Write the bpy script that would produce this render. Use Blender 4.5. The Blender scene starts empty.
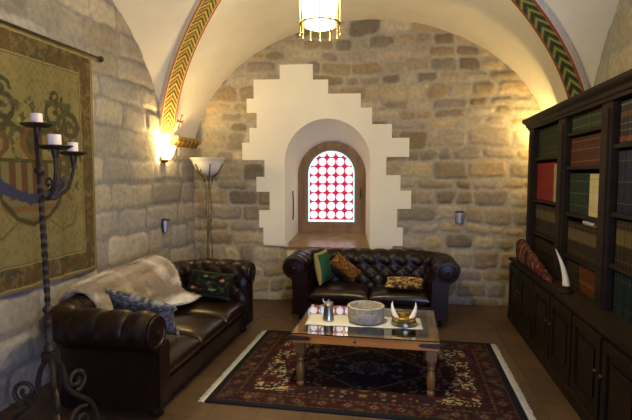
import bpy, bmesh, math, random
import numpy as np
from mathutils import Vector, Matrix
from mathutils.geometry import tessellate_polygon
S = bpy.context.scene
COL = S.collection
PI = math.pi

# ------------------------------------------------------------------ camera, world, lights, exposure
FPX = 480.0
PITCH = math.atan(34 / FPX)
YAW = math.atan(89 / (FPX / math.cos(PITCH)))
cd = bpy.data.cameras.new('camera'); cam = bpy.data.objects.new('camera', cd); COL.objects.link(cam)
cam.location = (0, 0, 1.5); cam.rotation_euler = (PI / 2 - PITCH, 0, YAW)
cd.sensor_width = 36; cd.lens = 36 * FPX / 632; cd.clip_start = .05
S.camera = cam
w = bpy.data.worlds.new('world'); S.world = w; w.use_nodes = True
w.node_tree.nodes['Background'].inputs[0].default_value = (.55, .62, 1, 1)
w.node_tree.nodes['Background'].inputs[1].default_value = .03
S.view_settings.view_transform = 'Standard'; S.view_settings.look = 'None'
S.view_settings.gamma = 1; S.view_settings.use_curve_mapping = False
S.view_settings.exposure = 0.0

def light(name, kind, loc, energy, color, size=.1, rot=(0, 0, 0), sy=None):
    d = bpy.data.lights.new(name, kind); d.energy = energy; d.color = color
    if kind == 'AREA':
        d.size = size
        if sy: d.shape = 'RECTANGLE'; d.size_y = sy
    else: d.shadow_soft_size = size
    o = bpy.data.objects.new(name, d); COL.objects.link(o); o.location = loc; o.rotation_euler = rot
    return o
# daylight of the door behind the camera, low and to the right of it
light('door_daylight', 'AREA', (1.1, -.6, 1.2), 90, (.50, .58, 1), 1.1, (math.radians(88), 0, math.radians(38)), 1.9)
LANTERN_W, SCONCE_W = 400, 38
WARM = (1, .83, .44); AMBER = (1, .70, .28)

# ------------------------------------------------------------------ helpers
def lin(r, g, b):
    f = lambda c: (c / 255 / 12.92) if c / 255 <= .04045 else ((c / 255 + .055) / 1.055) ** 2.4
    return np.array([f(r), f(g), f(b)])

class MB:
    def __init__(self): self.v = []; self.f = []; self.c = []; self.cur = None
    def add(self, vs, fs, c=None):
        n = len(self.v); self.v += [tuple(map(float, p)) for p in vs]
        self.f += [tuple(i + n for i in f) for f in fs]
        self.c += [c if c is not None else self.cur] * len(vs); return self
    def box(self, x0, x1, y0, y1, z0, z1, c=None, M=None):
        vs = [(x, y, z) for x in (x0, x1) for y in (y0, y1) for z in (z0, z1)]
        if M is not None: vs = [M @ Vector(p) for p in vs]
        return self.add(vs, [(0, 1, 3, 2), (4, 6, 7, 5), (0, 4, 5, 1), (2, 3, 7, 6), (0, 2, 6, 4), (1, 5, 7, 3)], c)
    def bbox(self, x0, x1, y0, y1, z0, z1, r=.01, c=None, M=None, seg=2):
        bm = bmesh.new(); bmesh.ops.create_cube(bm, size=1)
        for p in bm.verts:
            p.co = Vector(((x0 + x1) / 2 + p.co.x * (x1 - x0), (y0 + y1) / 2 + p.co.y * (y1 - y0), (z0 + z1) / 2 + p.co.z * (z1 - z0)))
        bmesh.ops.bevel(bm, geom=bm.edges[:], offset=r, segments=seg, affect='EDGES')
        vs = [(M @ p.co) if M is not None else p.co.copy() for p in bm.verts]
        bm.verts.index_update()
        fs = [tuple(q.index for q in f.verts) for f in bm.faces]; bm.free()
        return self.add(vs, fs, c)
    def tube(self, pts, r, n=8, c=None, caps=True):
        pts = [Vector(p) for p in pts]; R = r if hasattr(r, '__len__') else [r] * len(pts)
        vs = []; fs = []; up = None
        for i, p in enumerate(pts):
            t = (pts[min(i + 1, len(pts) - 1)] - pts[max(i - 1, 0)]).normalized()
            if up is None:
                up = Vector((0, 0, 1)) if abs(t.z) < .9 else Vector((1, 0, 0))
            a = (up - t * up.dot(t))
            if a.length < 1e-5: a = t.orthogonal()
            a.normalize(); up = a; b = t.cross(a)
            for k in range(n):
                q = 2 * PI * k / n; vs.append(p + (a * math.cos(q) + b * math.sin(q)) * R[i])
        for i in range(len(pts) - 1):
            for k in range(n):
                k2 = (k + 1) % n; fs.append((i * n + k, i * n + k2, (i + 1) * n + k2, (i + 1) * n + k))
        if caps:
            fs.append(tuple(range(n - 1, -1, -1))); m = (len(pts) - 1) * n; fs.append(tuple(m + k for k in range(n)))
        return self.add(vs, fs, c)
    def lathe(self, prof, n=24, o=(0, 0, 0), c=None, M=None, caps=True):
        vs = []; fs = []; o = Vector(o)
        for r, z in prof:
            for k in range(n):
                q = 2 * PI * k / n; p = Vector((r * math.cos(q), r * math.sin(q), z))
                vs.append(((M @ p) if M is not None else p) + o)
        for i in range(len(prof) - 1):
            for k in range(n):
                k2 = (k + 1) % n; fs.append((i * n + k, i * n + k2, (i + 1) * n + k2, (i + 1) * n + k))
        if caps:
            if prof[0][0] > 1e-4: fs.append(tuple(range(n - 1, -1, -1)))
            if prof[-1][0] > 1e-4: m = (len(prof) - 1) * n; fs.append(tuple(m + k for k in range(n)))
        return self.add(vs, fs, c)
    def grid(self, P, c=None, flip=False):          # P: array [n][m] of points
        n, m = len(P), len(P[0]); vs = [p for row in P for p in row]; fs = []
        for i in range(n - 1):
            for j in range(m - 1):
                q = (i * m + j, i * m + j + 1, (i + 1) * m + j + 1, (i + 1) * m + j)
                fs.append(q[::-1] if flip else q)
        return self.add(vs, fs, c)
    def prism(self, poly, fn, a, b, c=None):         # poly of 2D points, fn(p, h) -> 3D, extruded a..b
        n = len(poly); vs = [fn(p, a) for p in poly] + [fn(p, b) for p in poly]
        fs = [(i, (i + 1) % n, n + (i + 1) % n, n + i) for i in range(n)] + [tuple(range(n - 1, -1, -1)), tuple(range(n, 2 * n))]
        return self.add(vs, fs, c)
    def build(self, name, mat, parent=None, smooth=False, loc=None, fix=True):
        me = bpy.data.meshes.new(name); me.from_pydata(self.v, [], self.f)
        if any(x is not None for x in self.c):
            at = me.color_attributes.new('Col', 'FLOAT_COLOR', 'POINT')
            buf = np.ones((len(self.v), 4), np.float32)
            for i, x in enumerate(self.c):
                if x is not None: buf[i, :3] = x[:3]
            at.data.foreach_set('color', buf.ravel())
        me.materials.append(mat); me.update()
        if fix:
            bm = bmesh.new(); bm.from_mesh(me); bmesh.ops.recalc_face_normals(bm, faces=bm.faces[:]); bm.to_mesh(me); bm.free()
        if smooth:
            me.polygons.foreach_set('use_smooth', [True] * len(me.polygons))
            try: me.set_sharp_from_angle(angle=math.radians(42 if smooth is True else smooth))
            except Exception: pass
        o = bpy.data.objects.new(name, me); COL.objects.link(o)
        if parent is not None: o.parent = parent
        if loc is not None: o.location = loc
        return o

def tag(o, label, cat, group=None, kind=None):
    o['label'] = label; o['category'] = cat
    if group: o['group'] = group
    if kind: o['kind'] = kind
    return o
def thing(name, label, cat, loc=(0, 0, 0), rz=0, group=None):
    o = bpy.data.objects.new(name, None); COL.objects.link(o); o.location = loc; o.rotation_euler = (0, 0, rz)
    o.empty_display_size = .1
    return tag(o, label, cat, group)
def copy_part(src, parent, loc):
    c = src.copy(); COL.objects.link(c); c.parent = parent; c.location = loc; return c

# ------------------------------------------------------------------ noise in numpy
_rs = np.random.RandomState(7)
_N = _rs.rand(256, 256)
def vnoise(x, y, seed=0):
    x = np.asarray(x, float) + seed * 17.31; y = np.asarray(y, float) + seed * 9.77
    xi = np.floor(x).astype(int); yi = np.floor(y).astype(int); fx = x - xi; fy = y - yi
    fx = fx * fx * (3 - 2 * fx); fy = fy * fy * (3 - 2 * fy)
    g = lambda a, b: _N[a % 256, b % 256]
    return (g(xi, yi) * (1 - fx) + g(xi + 1, yi) * fx) * (1 - fy) + (g(xi, yi + 1) * (1 - fx) + g(xi + 1, yi + 1) * fx) * fy
def fbm(x, y, seed=0, o=4):
    s = 0; a = .5; t = 0
    for k in range(o): s = s + a * vnoise(x * 2 ** k, y * 2 ** k, seed + k); t += a; a *= .5
    return s / t
def cell(i, j, seed=0): return _N[(np.asarray(i).astype(int) * 7 + seed * 31) % 256, (np.asarray(j).astype(int) * 13 + seed * 57 + np.asarray(i).astype(int)) % 256]

# ------------------------------------------------------------------ materials
def nodes(name):
    m = bpy.data.materials.new(name); m.use_nodes = True
    nt = m.node_tree; b = nt.nodes['Principled BSDF']; return m, nt, b
def mat(name, col, rough=.6, metal=0, var=.25, scale=12, bump=.15, bscale=None, coat=0, spec=None, stretch=(1, 1, 1), sub=0):
    m, nt, b = nodes(name); N = nt.nodes.new; L = nt.links.new
    tc = N('ShaderNodeTexCoord'); mp = N('ShaderNodeMapping'); mp.inputs['Scale'].default_value = stretch
    L(tc.outputs['Object'], mp.inputs[0])
    nz = N('ShaderNodeTexNoise'); nz.inputs['Scale'].default_value = scale; nz.inputs['Detail'].default_value = 6
    L(mp.outputs[0], nz.inputs['Vector'])
    rp = N('ShaderNodeValToRGB'); c = np.array(col[:3], float)
    rp.color_ramp.elements[0].position = .3; rp.color_ramp.elements[1].position = .7
    rp.color_ramp.elements[0].color = (*(c * (1 - var)), 1); rp.color_ramp.elements[1].color = (*np.minimum(c * (1 + var), 1), 1)
    L(nz.outputs['Fac'], rp.inputs[0]); L(rp.outputs[0], b.inputs['Base Color'])
    b.inputs['Roughness'].default_value = rough; b.inputs['Metallic'].default_value = metal
    if coat: b.inputs['Coat Weight'].default_value = coat; b.inputs['Coat Roughness'].default_value = .15
    if spec is not None: b.inputs['Specular IOR Level'].default_value = spec
    if sub: b.inputs['Subsurface Weight'].default_value = sub; b.inputs['Subsurface Radius'].default_value = (.02, .012, .008)
    if bump:
        n2 = N('ShaderNodeTexNoise'); n2.inputs['Scale'].default_value = bscale or scale * 4; n2.inputs['Detail'].default_value = 5
        L(mp.outputs[0], n2.inputs['Vector'])
        bp = N('ShaderNodeBump'); bp.inputs['Strength'].default_value = bump; bp.inputs['Distance'].default_value = .01
        L(n2.outputs['Fac'], bp.inputs['Height']); L(bp.outputs[0], b.inputs['Normal'])
    return m
def vmat(name, rough=.8, bump=.3, bscale=60, var=.15, vscale=40, metal=0, sheen=0, coat=0, spec=None):
    m, nt, b = nodes(name); N = nt.nodes.new; L = nt.links.new
    if spec is not None: b.inputs['Specular IOR Level'].default_value = spec
    at = N('ShaderNodeVertexColor'); at.layer_name = 'Col'
    tc = N('ShaderNodeTexCoord'); nz = N('ShaderNodeTexNoise'); nz.inputs['Scale'].default_value = vscale; nz.inputs['Detail'].default_value = 5
    L(tc.outputs['Object'], nz.inputs['Vector'])
    mr = N('ShaderNodeMapRange'); mr.inputs['From Min'].default_value = .3; mr.inputs['From Max'].default_value = .7
    mr.inputs['To Min'].default_value = 1 - var; mr.inputs['To Max'].default_value = 1 + var
    L(nz.outputs['Fac'], mr.inputs[0])
    mx = N('ShaderNodeVectorMath'); mx.operation = 'SCALE'; L(at.outputs[0], mx.inputs[0]); L(mr.outputs[0], mx.inputs['Scale'])
    L(mx.outputs[0], b.inputs['Base Color'])
    b.inputs['Roughness'].default_value = rough; b.inputs['Metallic'].default_value = metal
    if sheen: b.inputs['Sheen Weight'].default_value = sheen
    if coat: b.inputs['Coat Weight'].default_value = coat
    if bump:
        n2 = N('ShaderNodeTexNoise'); n2.inputs['Scale'].default_value = bscale; n2.inputs['Detail'].default_value = 4
        L(tc.outputs['Object'], n2.inputs['Vector'])
        bp = N('ShaderNodeBump'); bp.inputs['Strength'].default_value = bump; bp.inputs['Distance'].default_value = .008
        L(n2.outputs['Fac'], bp.inputs['Height']); L(bp.outputs[0], b.inputs['Normal'])
    return m
def emit(name, col, strength, transp=0):
    m, nt, b = nodes(name)
    b.inputs['Base Color'].default_value = (*col, 1); b.inputs['Emission Color'].default_value = (*col, 1)
    b.inputs['Emission Strength'].default_value = strength; b.inputs['Roughness'].default_value = .3
    if transp: b.inputs['Alpha'].default_value = 1 - transp
    return m

M_stone = vmat('wall_stone', .9, .8, 30, .17, 24)
M_plaster = mat('plaster', (.80, .75, .63), .85, var=.05, scale=3, bump=.12, bscale=9)
M_panel = mat('panel_plaster', (.86, .82, .69), .85, var=.03, scale=3, bump=.06, bscale=14)
M_paint = vmat('painted_plaster', .75, .15, 60, .12, 40)
M_leather = mat('leather', (.012, .0044, .0028), .36, var=.35, scale=9, bump=.12, bscale=90, spec=.28)
M_leather_seat = mat('leather_seat', (.014, .0062, .0026), .28, var=.35, scale=8, bump=.15, bscale=60, spec=.45)
M_wood_dark = mat('dark_walnut', (.0135, .0072, .003), .6, var=.4, scale=10, bump=.12, spec=.22, stretch=(1, .15, 1))
M_wood_window = mat('window_oak', (.22, .12, .05), .55, var=.35, scale=14, bump=.15, stretch=(1, 1, .12))
M_wood_table = mat('honey_pine', (.40, .155, .028), .42, var=.35, scale=12, bump=.1, stretch=(.12, 1, 1), coat=.2)
M_wood_leg = mat('pine_leg', (.15, .075, .016), .5, var=.3, scale=12, bump=.1, stretch=(1, 1, .2), coat=.2)
M_iron = mat('wrought_iron', (.06, .042, .028), .55, .75, var=.35, scale=20, bump=.25)
M_bronze = mat('bronze', (.15, .11, .05), .45, .8, var=.4, scale=30, bump=.2)
M_pewter = mat('pewter', (.42, .42, .40), .3, 1, var=.2, scale=14, bump=.05)
M_steel = mat('brushed_steel', (.62, .65, .70), .5, 1, var=.1, scale=30, bump=.05)
M_darkmetal = mat('dark_metal', (.10, .10, .11), .45, .8, var=.2)
M_wax = mat('candle_wax', (.88, .74, .66), .5, var=.04, bump=0, sub=.4)
M_ivory = mat('tusk_ivory', (.80, .72, .52), .35, var=.12, scale=10, bump=.04)
M_granite = mat('grey_stone', (.34, .31, .25), .8, var=.35, scale=45, bump=.3)
M_linen = mat('linen', (.50, .50, .48), .9, var=.06, scale=30, bump=.2, bscale=200)
M_fringe = mat('cotton_fringe', (.42, .41, .38), .95, var=.2, scale=60, bump=.3)
M_brass = mat('brass', (.45, .32, .10), .35, 1, var=.3, scale=30, bump=.1)
M_vcloth = vmat('woven_cloth', .92, .35, 260, .12, 90, spec=.1)
M_vbook = vmat('book_leather', .5, .1, 60, .15, 25, spec=.2)
M_fur = vmat('fur', .95, .3, 160, .14, 30, sheen=.4)
M_gold = mat('dull_gold', (.35, .24, .07), .4, .8, bump=0)

def floor_mat():
    m, nt, b = nodes('terracotta_floor'); N = nt.nodes.new; L = nt.links.new
    tc = N('ShaderNodeTexCoord'); br = N('ShaderNodeTexBrick'); br.offset = 0
    br.inputs['Scale'].default_value = 1; br.inputs['Brick Width'].default_value = .30; br.inputs['Row Height'].default_value = .30
    br.inputs['Mortar Size'].default_value = .006; br.inputs['Color1'].default_value = (.098, .054, .024, 1)
    br.inputs['Color2'].default_value = (.064, .036, .017, 1); br.inputs['Mortar'].default_value = (.04, .026, .015, 1)
    L(tc.outputs['Object'], br.inputs['Vector'])
    nz = N('ShaderNodeTexNoise'); nz.inputs['Scale'].default_value = 7; nz.inputs['Detail'].default_value = 7
    L(tc.outputs['Object'], nz.inputs['Vector'])
    mr = N('ShaderNodeMapRange'); mr.inputs['To Min'].default_value = .55; mr.inputs['To Max'].default_value = 1.45
    L(nz.outputs['Fac'], mr.inputs[0])
    mx = N('ShaderNodeVectorMath'); mx.operation = 'SCALE'; L(br.outputs['Color'], mx.inputs[0]); L(mr.outputs[0], mx.inputs['Scale'])
    L(mx.outputs[0], b.inputs['Base Color']); b.inputs['Roughness'].default_value = .5
    bp = N('ShaderNodeBump'); bp.inputs['Strength'].default_value = .35; bp.inputs['Distance'].default_value = .006; bp.invert = True
    L(br.outputs['Fac'], bp.inputs['Height']); L(bp.outputs[0], b.inputs['Normal'])
    return m
M_floor = floor_mat()

# ------------------------------------------------------------------ room dimensions (metres)
XL, XR, YL, YR, YF = -2.53, 1.62, 5.50, 5.82, -.8
PHI = math.atan2(YR - YL, XR - XL); WL = math.hypot(XR - XL, YR - YL)
XC, HB = (XL + XR) / 2, (XR - XL) / 2
YC, HA, Z0, HH = 2.83, 1.955, 1.68, 1.609          # groin vault: centre, half length, springing, rise
def wall_y(x): return YL + (YR - YL) * (x - XL) / (XR - XL)
def tag_s(o, label, cat): return tag(o, label, cat, kind='structure')

fl = MB(); fl.box(XL - .1, XR + .1, YF, YR + .2, -.1, 0)
tag_s(fl.build('floor', M_floor), 'brown terracotta tile floor of the vaulted room', 'floor')

# ---- stone walls: relief courses of irregular ashlar
def stone_layout(width, height, seed, hmin, hmax, wmin, wmax):
    r = random.Random(seed); z = -.03; rows = []
    while z < height:
        h = r.uniform(hmin, hmax); xs = []; x = -r.uniform(0, wmax)
        while x < width + .1:
            ww = r.uniform(wmin, wmax) * (.8 + h / hmax * .4); xs.append((x, x + ww, r.random(), r.random(), r.random())); x += ww
        rows.append((z, z + h, xs)); z += h
    return rows
def stone_field(X, Z, rows, pal, mortar, relief, seed, wx=.085, wz=.07, cv=.62, tw=.021):
    Xw = X + wx * (vnoise(X * 3.1, Z * 3.1, seed) - .5) + .025 * (vnoise(X * 13, Z * 13, seed + 3) - .5)
    Zw = Z + wz * (vnoise(X * 2.3, Z * 2.3, seed + 5) - .5) + .025 * (vnoise(X * 12, Z * 12, seed + 8) - .5)
    d = np.full(X.shape, -1.0); C = np.zeros(X.shape + (3,)); hs = np.zeros(X.shape)
    for z0, z1, xs in rows:
        for x0, x1, a, b, c in xs:
            zl, zh = z0, z1; x0, z0, x1, z1 = x0 + .008 * a, z0 + .016 * b, x1 - .008 * c, z1 - .016 * ((a * 7.3) % 1)
            mz = (Zw >= z0) & (Zw < z1)
            m = mz & (Xw >= x0) & (Xw < x1)
            if not m.any(): z0, z1 = zl, zh; continue
            dd = np.minimum(np.minimum(Xw[m] - x0, x1 - Xw[m]), np.minimum(Zw[m] - z0, z1 - Zw[m]))
            dx = np.minimum(Xw[m] - x0, x1 - Xw[m]); dz = np.minimum(Zw[m] - z0, z1 - Zw[m])
            rc = .055                                            # rounded corners
            cr = (dx < rc) & (dz < rc)
            dd = np.where(cr, np.maximum(rc - np.hypot(rc - dx, rc - dz), 0), dd)
            d[m] = dd; k = a * (len(pal) - 1); i = int(k); f = k - i
            C[m] = (np.array(pal[i]) * (1 - f) + np.array(pal[min(i + 1, len(pal) - 1)]) * f) * (1 - cv / 2 + cv * b)
            hs[m] = c; z0, z1 = zl, zh
    edge = np.clip((d - .004) / .034, 0, 1); edge = edge * edge * (3 - 2 * edge)
    h = relief * (edge * (.55 + .45 * hs) + .5 * (fbm(X * 9, Z * 9, seed + 11) - .5) * edge + .25 * (fbm(X * 25, Z * 25, seed + 13) - .5))
    t = np.clip((d + .002) / tw, 0, 1)[..., None]
    blot = (.85 + .3 * fbm(X * 5, Z * 5, seed + 21))[..., None]
    return h, (np.array(mortar) * (1 - t) + C * t) * blot
PAL_BACK = [(.25, .185, .10), (.35, .275, .155), (.41, .35, .24), (.29, .255, .19), (.39, .30, .16), (.20, .16, .11), (.34, .30, .235)]
PAL_LEFT = [(0.313, 0.270, 0.204), (0.374, 0.331, 0.252), (0.287, 0.270, 0.239), (0.383, 0.344, 0.270), (0.252, 0.226, 0.187)]

def wall_mesh(name, xs, zs, rows, pal, mortar, relief, seed, fn, hole=None):
    X, Z = np.meshgrid(xs, zs); h, C = stone_field(X, Z, rows, pal, mortar, relief, seed, **({} if hole is not None else dict(wx=.05, wz=.045, cv=.36, tw=.014)))
    if hole is not None:
        ins = np.zeros(X.shape, bool)
        for (xa, za), (xb, zb_) in zip(PAN, PAN[1:] + PAN[:1]):
            if za == zb_: continue
            ins ^= ((za > Z) != (zb_ > Z)) & (X < (xb - xa) * (Z - za) / (zb_ - za) + xa)
        h = np.where(ins, 0, h)
    n, m = X.shape; V = fn(X.ravel(), Z.ravel(), h.ravel())
    me = bpy.data.meshes.new(name)
    idx = np.arange(n * m).reshape(n, m)
    Q = np.stack([idx[:-1, :-1], idx[:-1, 1:], idx[1:, 1:], idx[1:, :-1]], -1).reshape(-1, 4)
    if hole is not None:
        cx = X.ravel()[Q].mean(1); cz = Z.ravel()[Q].mean(1); Q = Q[~hole(cx, cz)]
    me.from_pydata(V.tolist(), [], Q.tolist())
    at = me.color_attributes.new('Col', 'FLOAT_COLOR', 'POINT'); buf = np.ones((n * m, 4), np.float32); buf[:, :3] = C.reshape(-1, 3)
    at.data.foreach_set('color', buf.ravel()); me.materials.append(M_stone)
    me.polygons.foreach_set('use_smooth', [True] * len(me.polygons)); me.update()
    o = bpy.data.objects.new(name, me); COL.objects.link(o); return o

# outline of the stepped plaster panel (s along the wall, z)
PAN = [(1.07, 2.80), (1.46, 2.80), (1.46, 2.62), (1.64, 2.62), (1.64, 2.455), (2.02, 2.455), (2.02, 2.29), (2.15, 2.29), (2.15, 2.10), (2.38, 2.10), (2.38, 1.94), (2.58, 1.94), (2.58, 1.72), (2.32, 1.72), (2.32, 1.51), (2.485, 1.51), (2.485, 1.33), (2.61, 1.33), (2.61, 1.115), (2.45, 1.115), (2.45, .90), (2.52, .90), (2.52, .68), (2.40, .68), (2.40, .47), (1.16, .47), (1.16, .67), (.86, .67), (.86, .88), (.81, .88), (.81, 1.09), (.94, 1.09), (.94, 1.31), (.78, 1.31), (.78, 1.49), (.88, 1.49), (.88, 1.69), (.61, 1.69), (.61, 1.895), (.70, 1.895), (.70, 2.07), (.79, 2.07), (.79, 2.25), (.67, 2.25), (.67, 2.415), (.755, 2.415), (.755, 2.635), (1.07, 2.635)]
# window niche outlines in wall coordinates (s along wall, z)
NC, NHW, NSILL, NSPR = 1.630, .505, .65, 1.665          # front
BC, BHW, BSILL, BSPR, BDEP = 1.643, .430, .755, 1.482, .55   # at the window frame
def arch(c, hw, sill, spr, n=28, rise=None):
    r = rise or hw
    return [(c - hw, sill)] + [(c - hw * math.cos(PI * k / n), spr + r * math.sin(PI * k / n)) for k in range(n + 1)] + [(c + hw, sill)]
def in_niche(x, z):
    return ((np.abs(x - NC) < NHW + .03) & (z > NSILL - .03) & (z < NSPR)) | ((z >= NSPR) & (np.hypot(x - NC, z - NSPR) < NHW + .03))
rows_b = stone_layout(WL, 3.4, 4, .11, .225, .15, .38)
wb = wall_mesh('wall_back', np.arange(0, WL + .016, .0155), np.arange(0, 3.42, .0155), rows_b, PAL_BACK, (.37, .335, .26), .020, 1,
               lambda x, z, h: np.stack([x, -h, z], -1), in_niche)
wb.location = (XL, YL, 0); wb.rotation_euler = (0, 0, PHI)
tag_s(wb, 'back wall of rough tan ashlar blocks around the window', 'wall')
rows_l = stone_layout(6.4, 3.4, 12, .19, .29, .30, .62)
ys = np.concatenate([np.arange(0, 2.9, .06), np.arange(2.9, 6.32, .0165)])
wl = wall_mesh('wall_left', ys, np.arange(0, 3.42, .0165), rows_l, PAL_LEFT, (.225, .215, .205), .014, 2,
               lambda y, z, h: np.stack([XL + h, YF + y, z], -1))
tag_s(wl, 'left wall of pale worn stone blocks behind the tapestry', 'wall')
rows_r = stone_layout(6.7, 3.4, 22, .17, .29, .26, .60)
wr = wall_mesh('wall_right', np.arange(0, 6.64, .03), np.arange(0, 3.42, .03), rows_r, PAL_LEFT, (.255, .245, .235), .013, 3,
               lambda y, z, h: np.stack([XR - h, YF + y, z], -1))
tag_s(wr, 'right wall of pale stone above the bookcase', 'wall')

# ---- white stepped plaster panel with the niche
fo = arch(NC, NHW, NSILL, NSPR); bo = arch(BC, BHW, BSILL, BSPR)
polys = [[Vector((x, z, 0)) for x, z in PAN], [Vector((x, z, 0)) for x, z in fo]]
tri = tessellate_polygon(polys); flat = PAN + fo
pm = MB(); PT = -.026
pm.add([(x, PT, z) for x, z in flat], [tuple(t) for t in tri])
n = len(PAN)
pm.add([(x, y, z) for y in (PT, .02) for x, z in PAN], [(i, (i + 1) % n, n + (i + 1) % n, n + i) for i in range(n)])
pn = pm.build('plaster_panel', M_panel, wb)
rv = MB(); J = 8
def loft(k): return [((fo[i][0] * (1 - k) + bo[i][0] * k), PT + (BDEP + .1 - PT) * k, fo[i][1] * (1 - k) + bo[i][1] * k) for i in range(len(fo))]
rv.grid([loft(k / J) for k in range(J + 1)]); rv.build('window_reveal', M_panel, wb, smooth=50)

# ---- window
win = bpy.data.objects.new('window_1', None); COL.objects.link(win)
win.location = (XL, YL, 0); win.rotation_euler = (0, 0, PHI); tag_s(win, 'small arched stained glass window deep in the white niche', 'window')
GC, GHW, GB, GSPR = 1.634, .303, .900, 1.524
go = arch(GC, GHW, GB, GSPR)
def ring(outer, inner, y0, y1, name, m):
    r = MB(); n = len(outer)
    A = [[(x, y0, z) for x, z in outer], [(x, y0, z) for x, z in inner], [(x, y1, z) for x, z in inner], [(x, y1, z) for x, z in outer]]
    for P, Q in ((0, 1), (1, 2), (2, 3), (3, 0)):
        r.add(A[P] + A[Q], [(i, (i + 1) % n, n + (i + 1) % n, n + i) for i in range(n)])
    return r.build(name, m, win, smooth=35)
bo_out = arch(BC, BHW + .03, BSILL - .03, BSPR)
ring(bo_out, arch(GC, GHW + .062, GB - .06, GSPR - .01), BDEP, BDEP + .09, 'window_frame', M_wood_window)
ring(arch(GC, GHW + .065, GB - .063, GSPR - .01), arch(GC, GHW, GB, GSPR), BDEP + .015, BDEP + .07, 'casement', M_wood_window)
def glass_mat():
    m, nt, b = nodes('leaded_glass'); N = nt.nodes.new; L = nt.links.new
    at = N('ShaderNodeVertexColor'); at.layer_name = 'Col'
    b.inputs['Roughness'].default_value = .15
    L(at.outputs[0], b.inputs['Base Color']); L(at.outputs[0], b.inputs['Emission Color']); b.inputs['Emission Strength'].default_value = 1.3
    return m
gm = MB(); step = .006
GW = 2 * GHW; cw = (GW - .03) / 5
nx = int(GW / step) + 2
top = GSPR + GHW
gx = np.linspace(GC - GHW - .004, GC + GHW + .004, nx); gz = np.arange(GB - .006, top + .012, step)
GX, GZ = np.meshgrid(gx, gz)
u = (GX - (GC - GHW + .015)) / cw; v = (GZ - (GB + .035)) / cw
fu = u - np.floor(u) - .5; fv = v - np.floor(v) - .5; rr = np.hypot(fu, fv)
CG = np.zeros(GX.shape + (3,)); CG[:] = (.36, .012, .045)
CG[rr < .425] = (1.0, .98, 1.0)
CG[(rr >= .425) & (rr < .465)] = (.30, .10, .14)
dedge = np.where(GZ < GSPR, GHW - np.abs(GX - GC), GHW - np.hypot(GX - GC, GZ - GSPR)); dedge = np.minimum(dedge, GZ - GB + 0)
CG[dedge < .016] = (.45, .85, .90)
CG[(GZ - GB < .03) & (dedge < .03)] = (.55, .85, .95)
idx = np.arange(GX.size).reshape(GX.shape)
keep = dedge > -.006
for i in range(GX.shape[0] - 1):
    for j in range(GX.shape[1] - 1):
        if keep[i:i + 2, j:j + 2].all(): gm.f.append((idx[i, j], idx[i, j + 1], idx[i + 1, j + 1], idx[i + 1, j]))
gm.v = [(float(a), BDEP + .045, float(c)) for a, c in zip(GX.ravel(), GZ.ravel())]; gm.c = [tuple(c) for c in CG.reshape(-1, 3)]
gm.build('glass_pane', glass_mat(), win, fix=False)
hd = MB(); hd.bbox(2.005, 2.028, BDEP - .012, BDEP + .005, 1.22, 1.34, .004); hd.tube([(2.016, BDEP - .02, 1.28), (2.016, BDEP - .03, 1.20)], .006)
hd.build('window_handle', M_iron, win)
sl = MB(); sl.grid([[(BC + (BHW + .02) * k, BDEP, BSILL + .004), (NC + (NHW + .005) * k, PT - .012, NSILL + .006)] for k in (-1, -.5, 0, .5, 1)])
sl.grid([[(NC + (NHW + .005) * k, PT - .012, NSILL + .006), (NC + (NHW + .005) * k, PT - .012, NSILL - .03)] for k in (-1, 1)])
sl.build('window_sill', mat('sill_tile', (.26, .17, .10), .28, var=.3, scale=9, bump=.1), win)
st = MB(); st.tube([(1.165, .30, 1.30), (1.175, .30, 1.27), (1.18, .30, 1.12), (1.175, .30, .98), (1.165, .30, .95)], .007)
st.lathe([(0, 0), (.014, 0), (.014, .02), (0, .02)], 8, (1.168, .30, 1.29)); st.lathe([(0, 0), (.012, 0), (.012, .02), (0, .02)], 8, (1.168, .30, .95))
so = st.build('iron_stay', M_iron); so.location = (XL, YL, 0); so.rotation_euler = (0, 0, PHI)
tag(so, 'thin black iron stay bar on the left side of the window niche', 'window stay')

# ---- groin vault
ce = MB(); NA = 48; a0 = math.asin((1.90 - Z0) / HH)
def barrel(sgn):       # sgn +1: web running to the back wall, -1: to the front
    P = []
    for i in range(NA + 1):
        al = a0 * 0 + (PI) * i / NA; al = min(max(al, a0), PI - a0)
        x = XC - HB * math.cos(al); z = Z0 + HH * math.sin(al)
        ys_ = YC + sgn * HA * abs(math.cos(al)); ye = wall_y(x) + .03 if sgn > 0 else YF
        P.append([(x, ys_ + (ye - ys_) * k / 10, z) for k in range(11)])
    ce.grid(P)
def side(sgn):
    P = []
    for i in range(NA + 1):
        al = min(max(PI * i / NA, a0 * 0 + .06), PI - .06)
        y = YC + HA * math.cos(al); z = Z0 + HH * math.sin(al)
        xs_ = XC + sgn * HB * abs(math.cos(al)); xe = XC + sgn * (HB + .03)
        P.append([(xs_ + (xe - xs_) * k / 8, y, z) for k in range(9)])
    ce.grid(P)
barrel(1); barrel(-1); side(1); side(-1)
cl = ce.build('ceiling', M_plaster, smooth=60); tag_s(cl, 'cream plaster groin vault over the room', 'ceiling')

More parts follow.
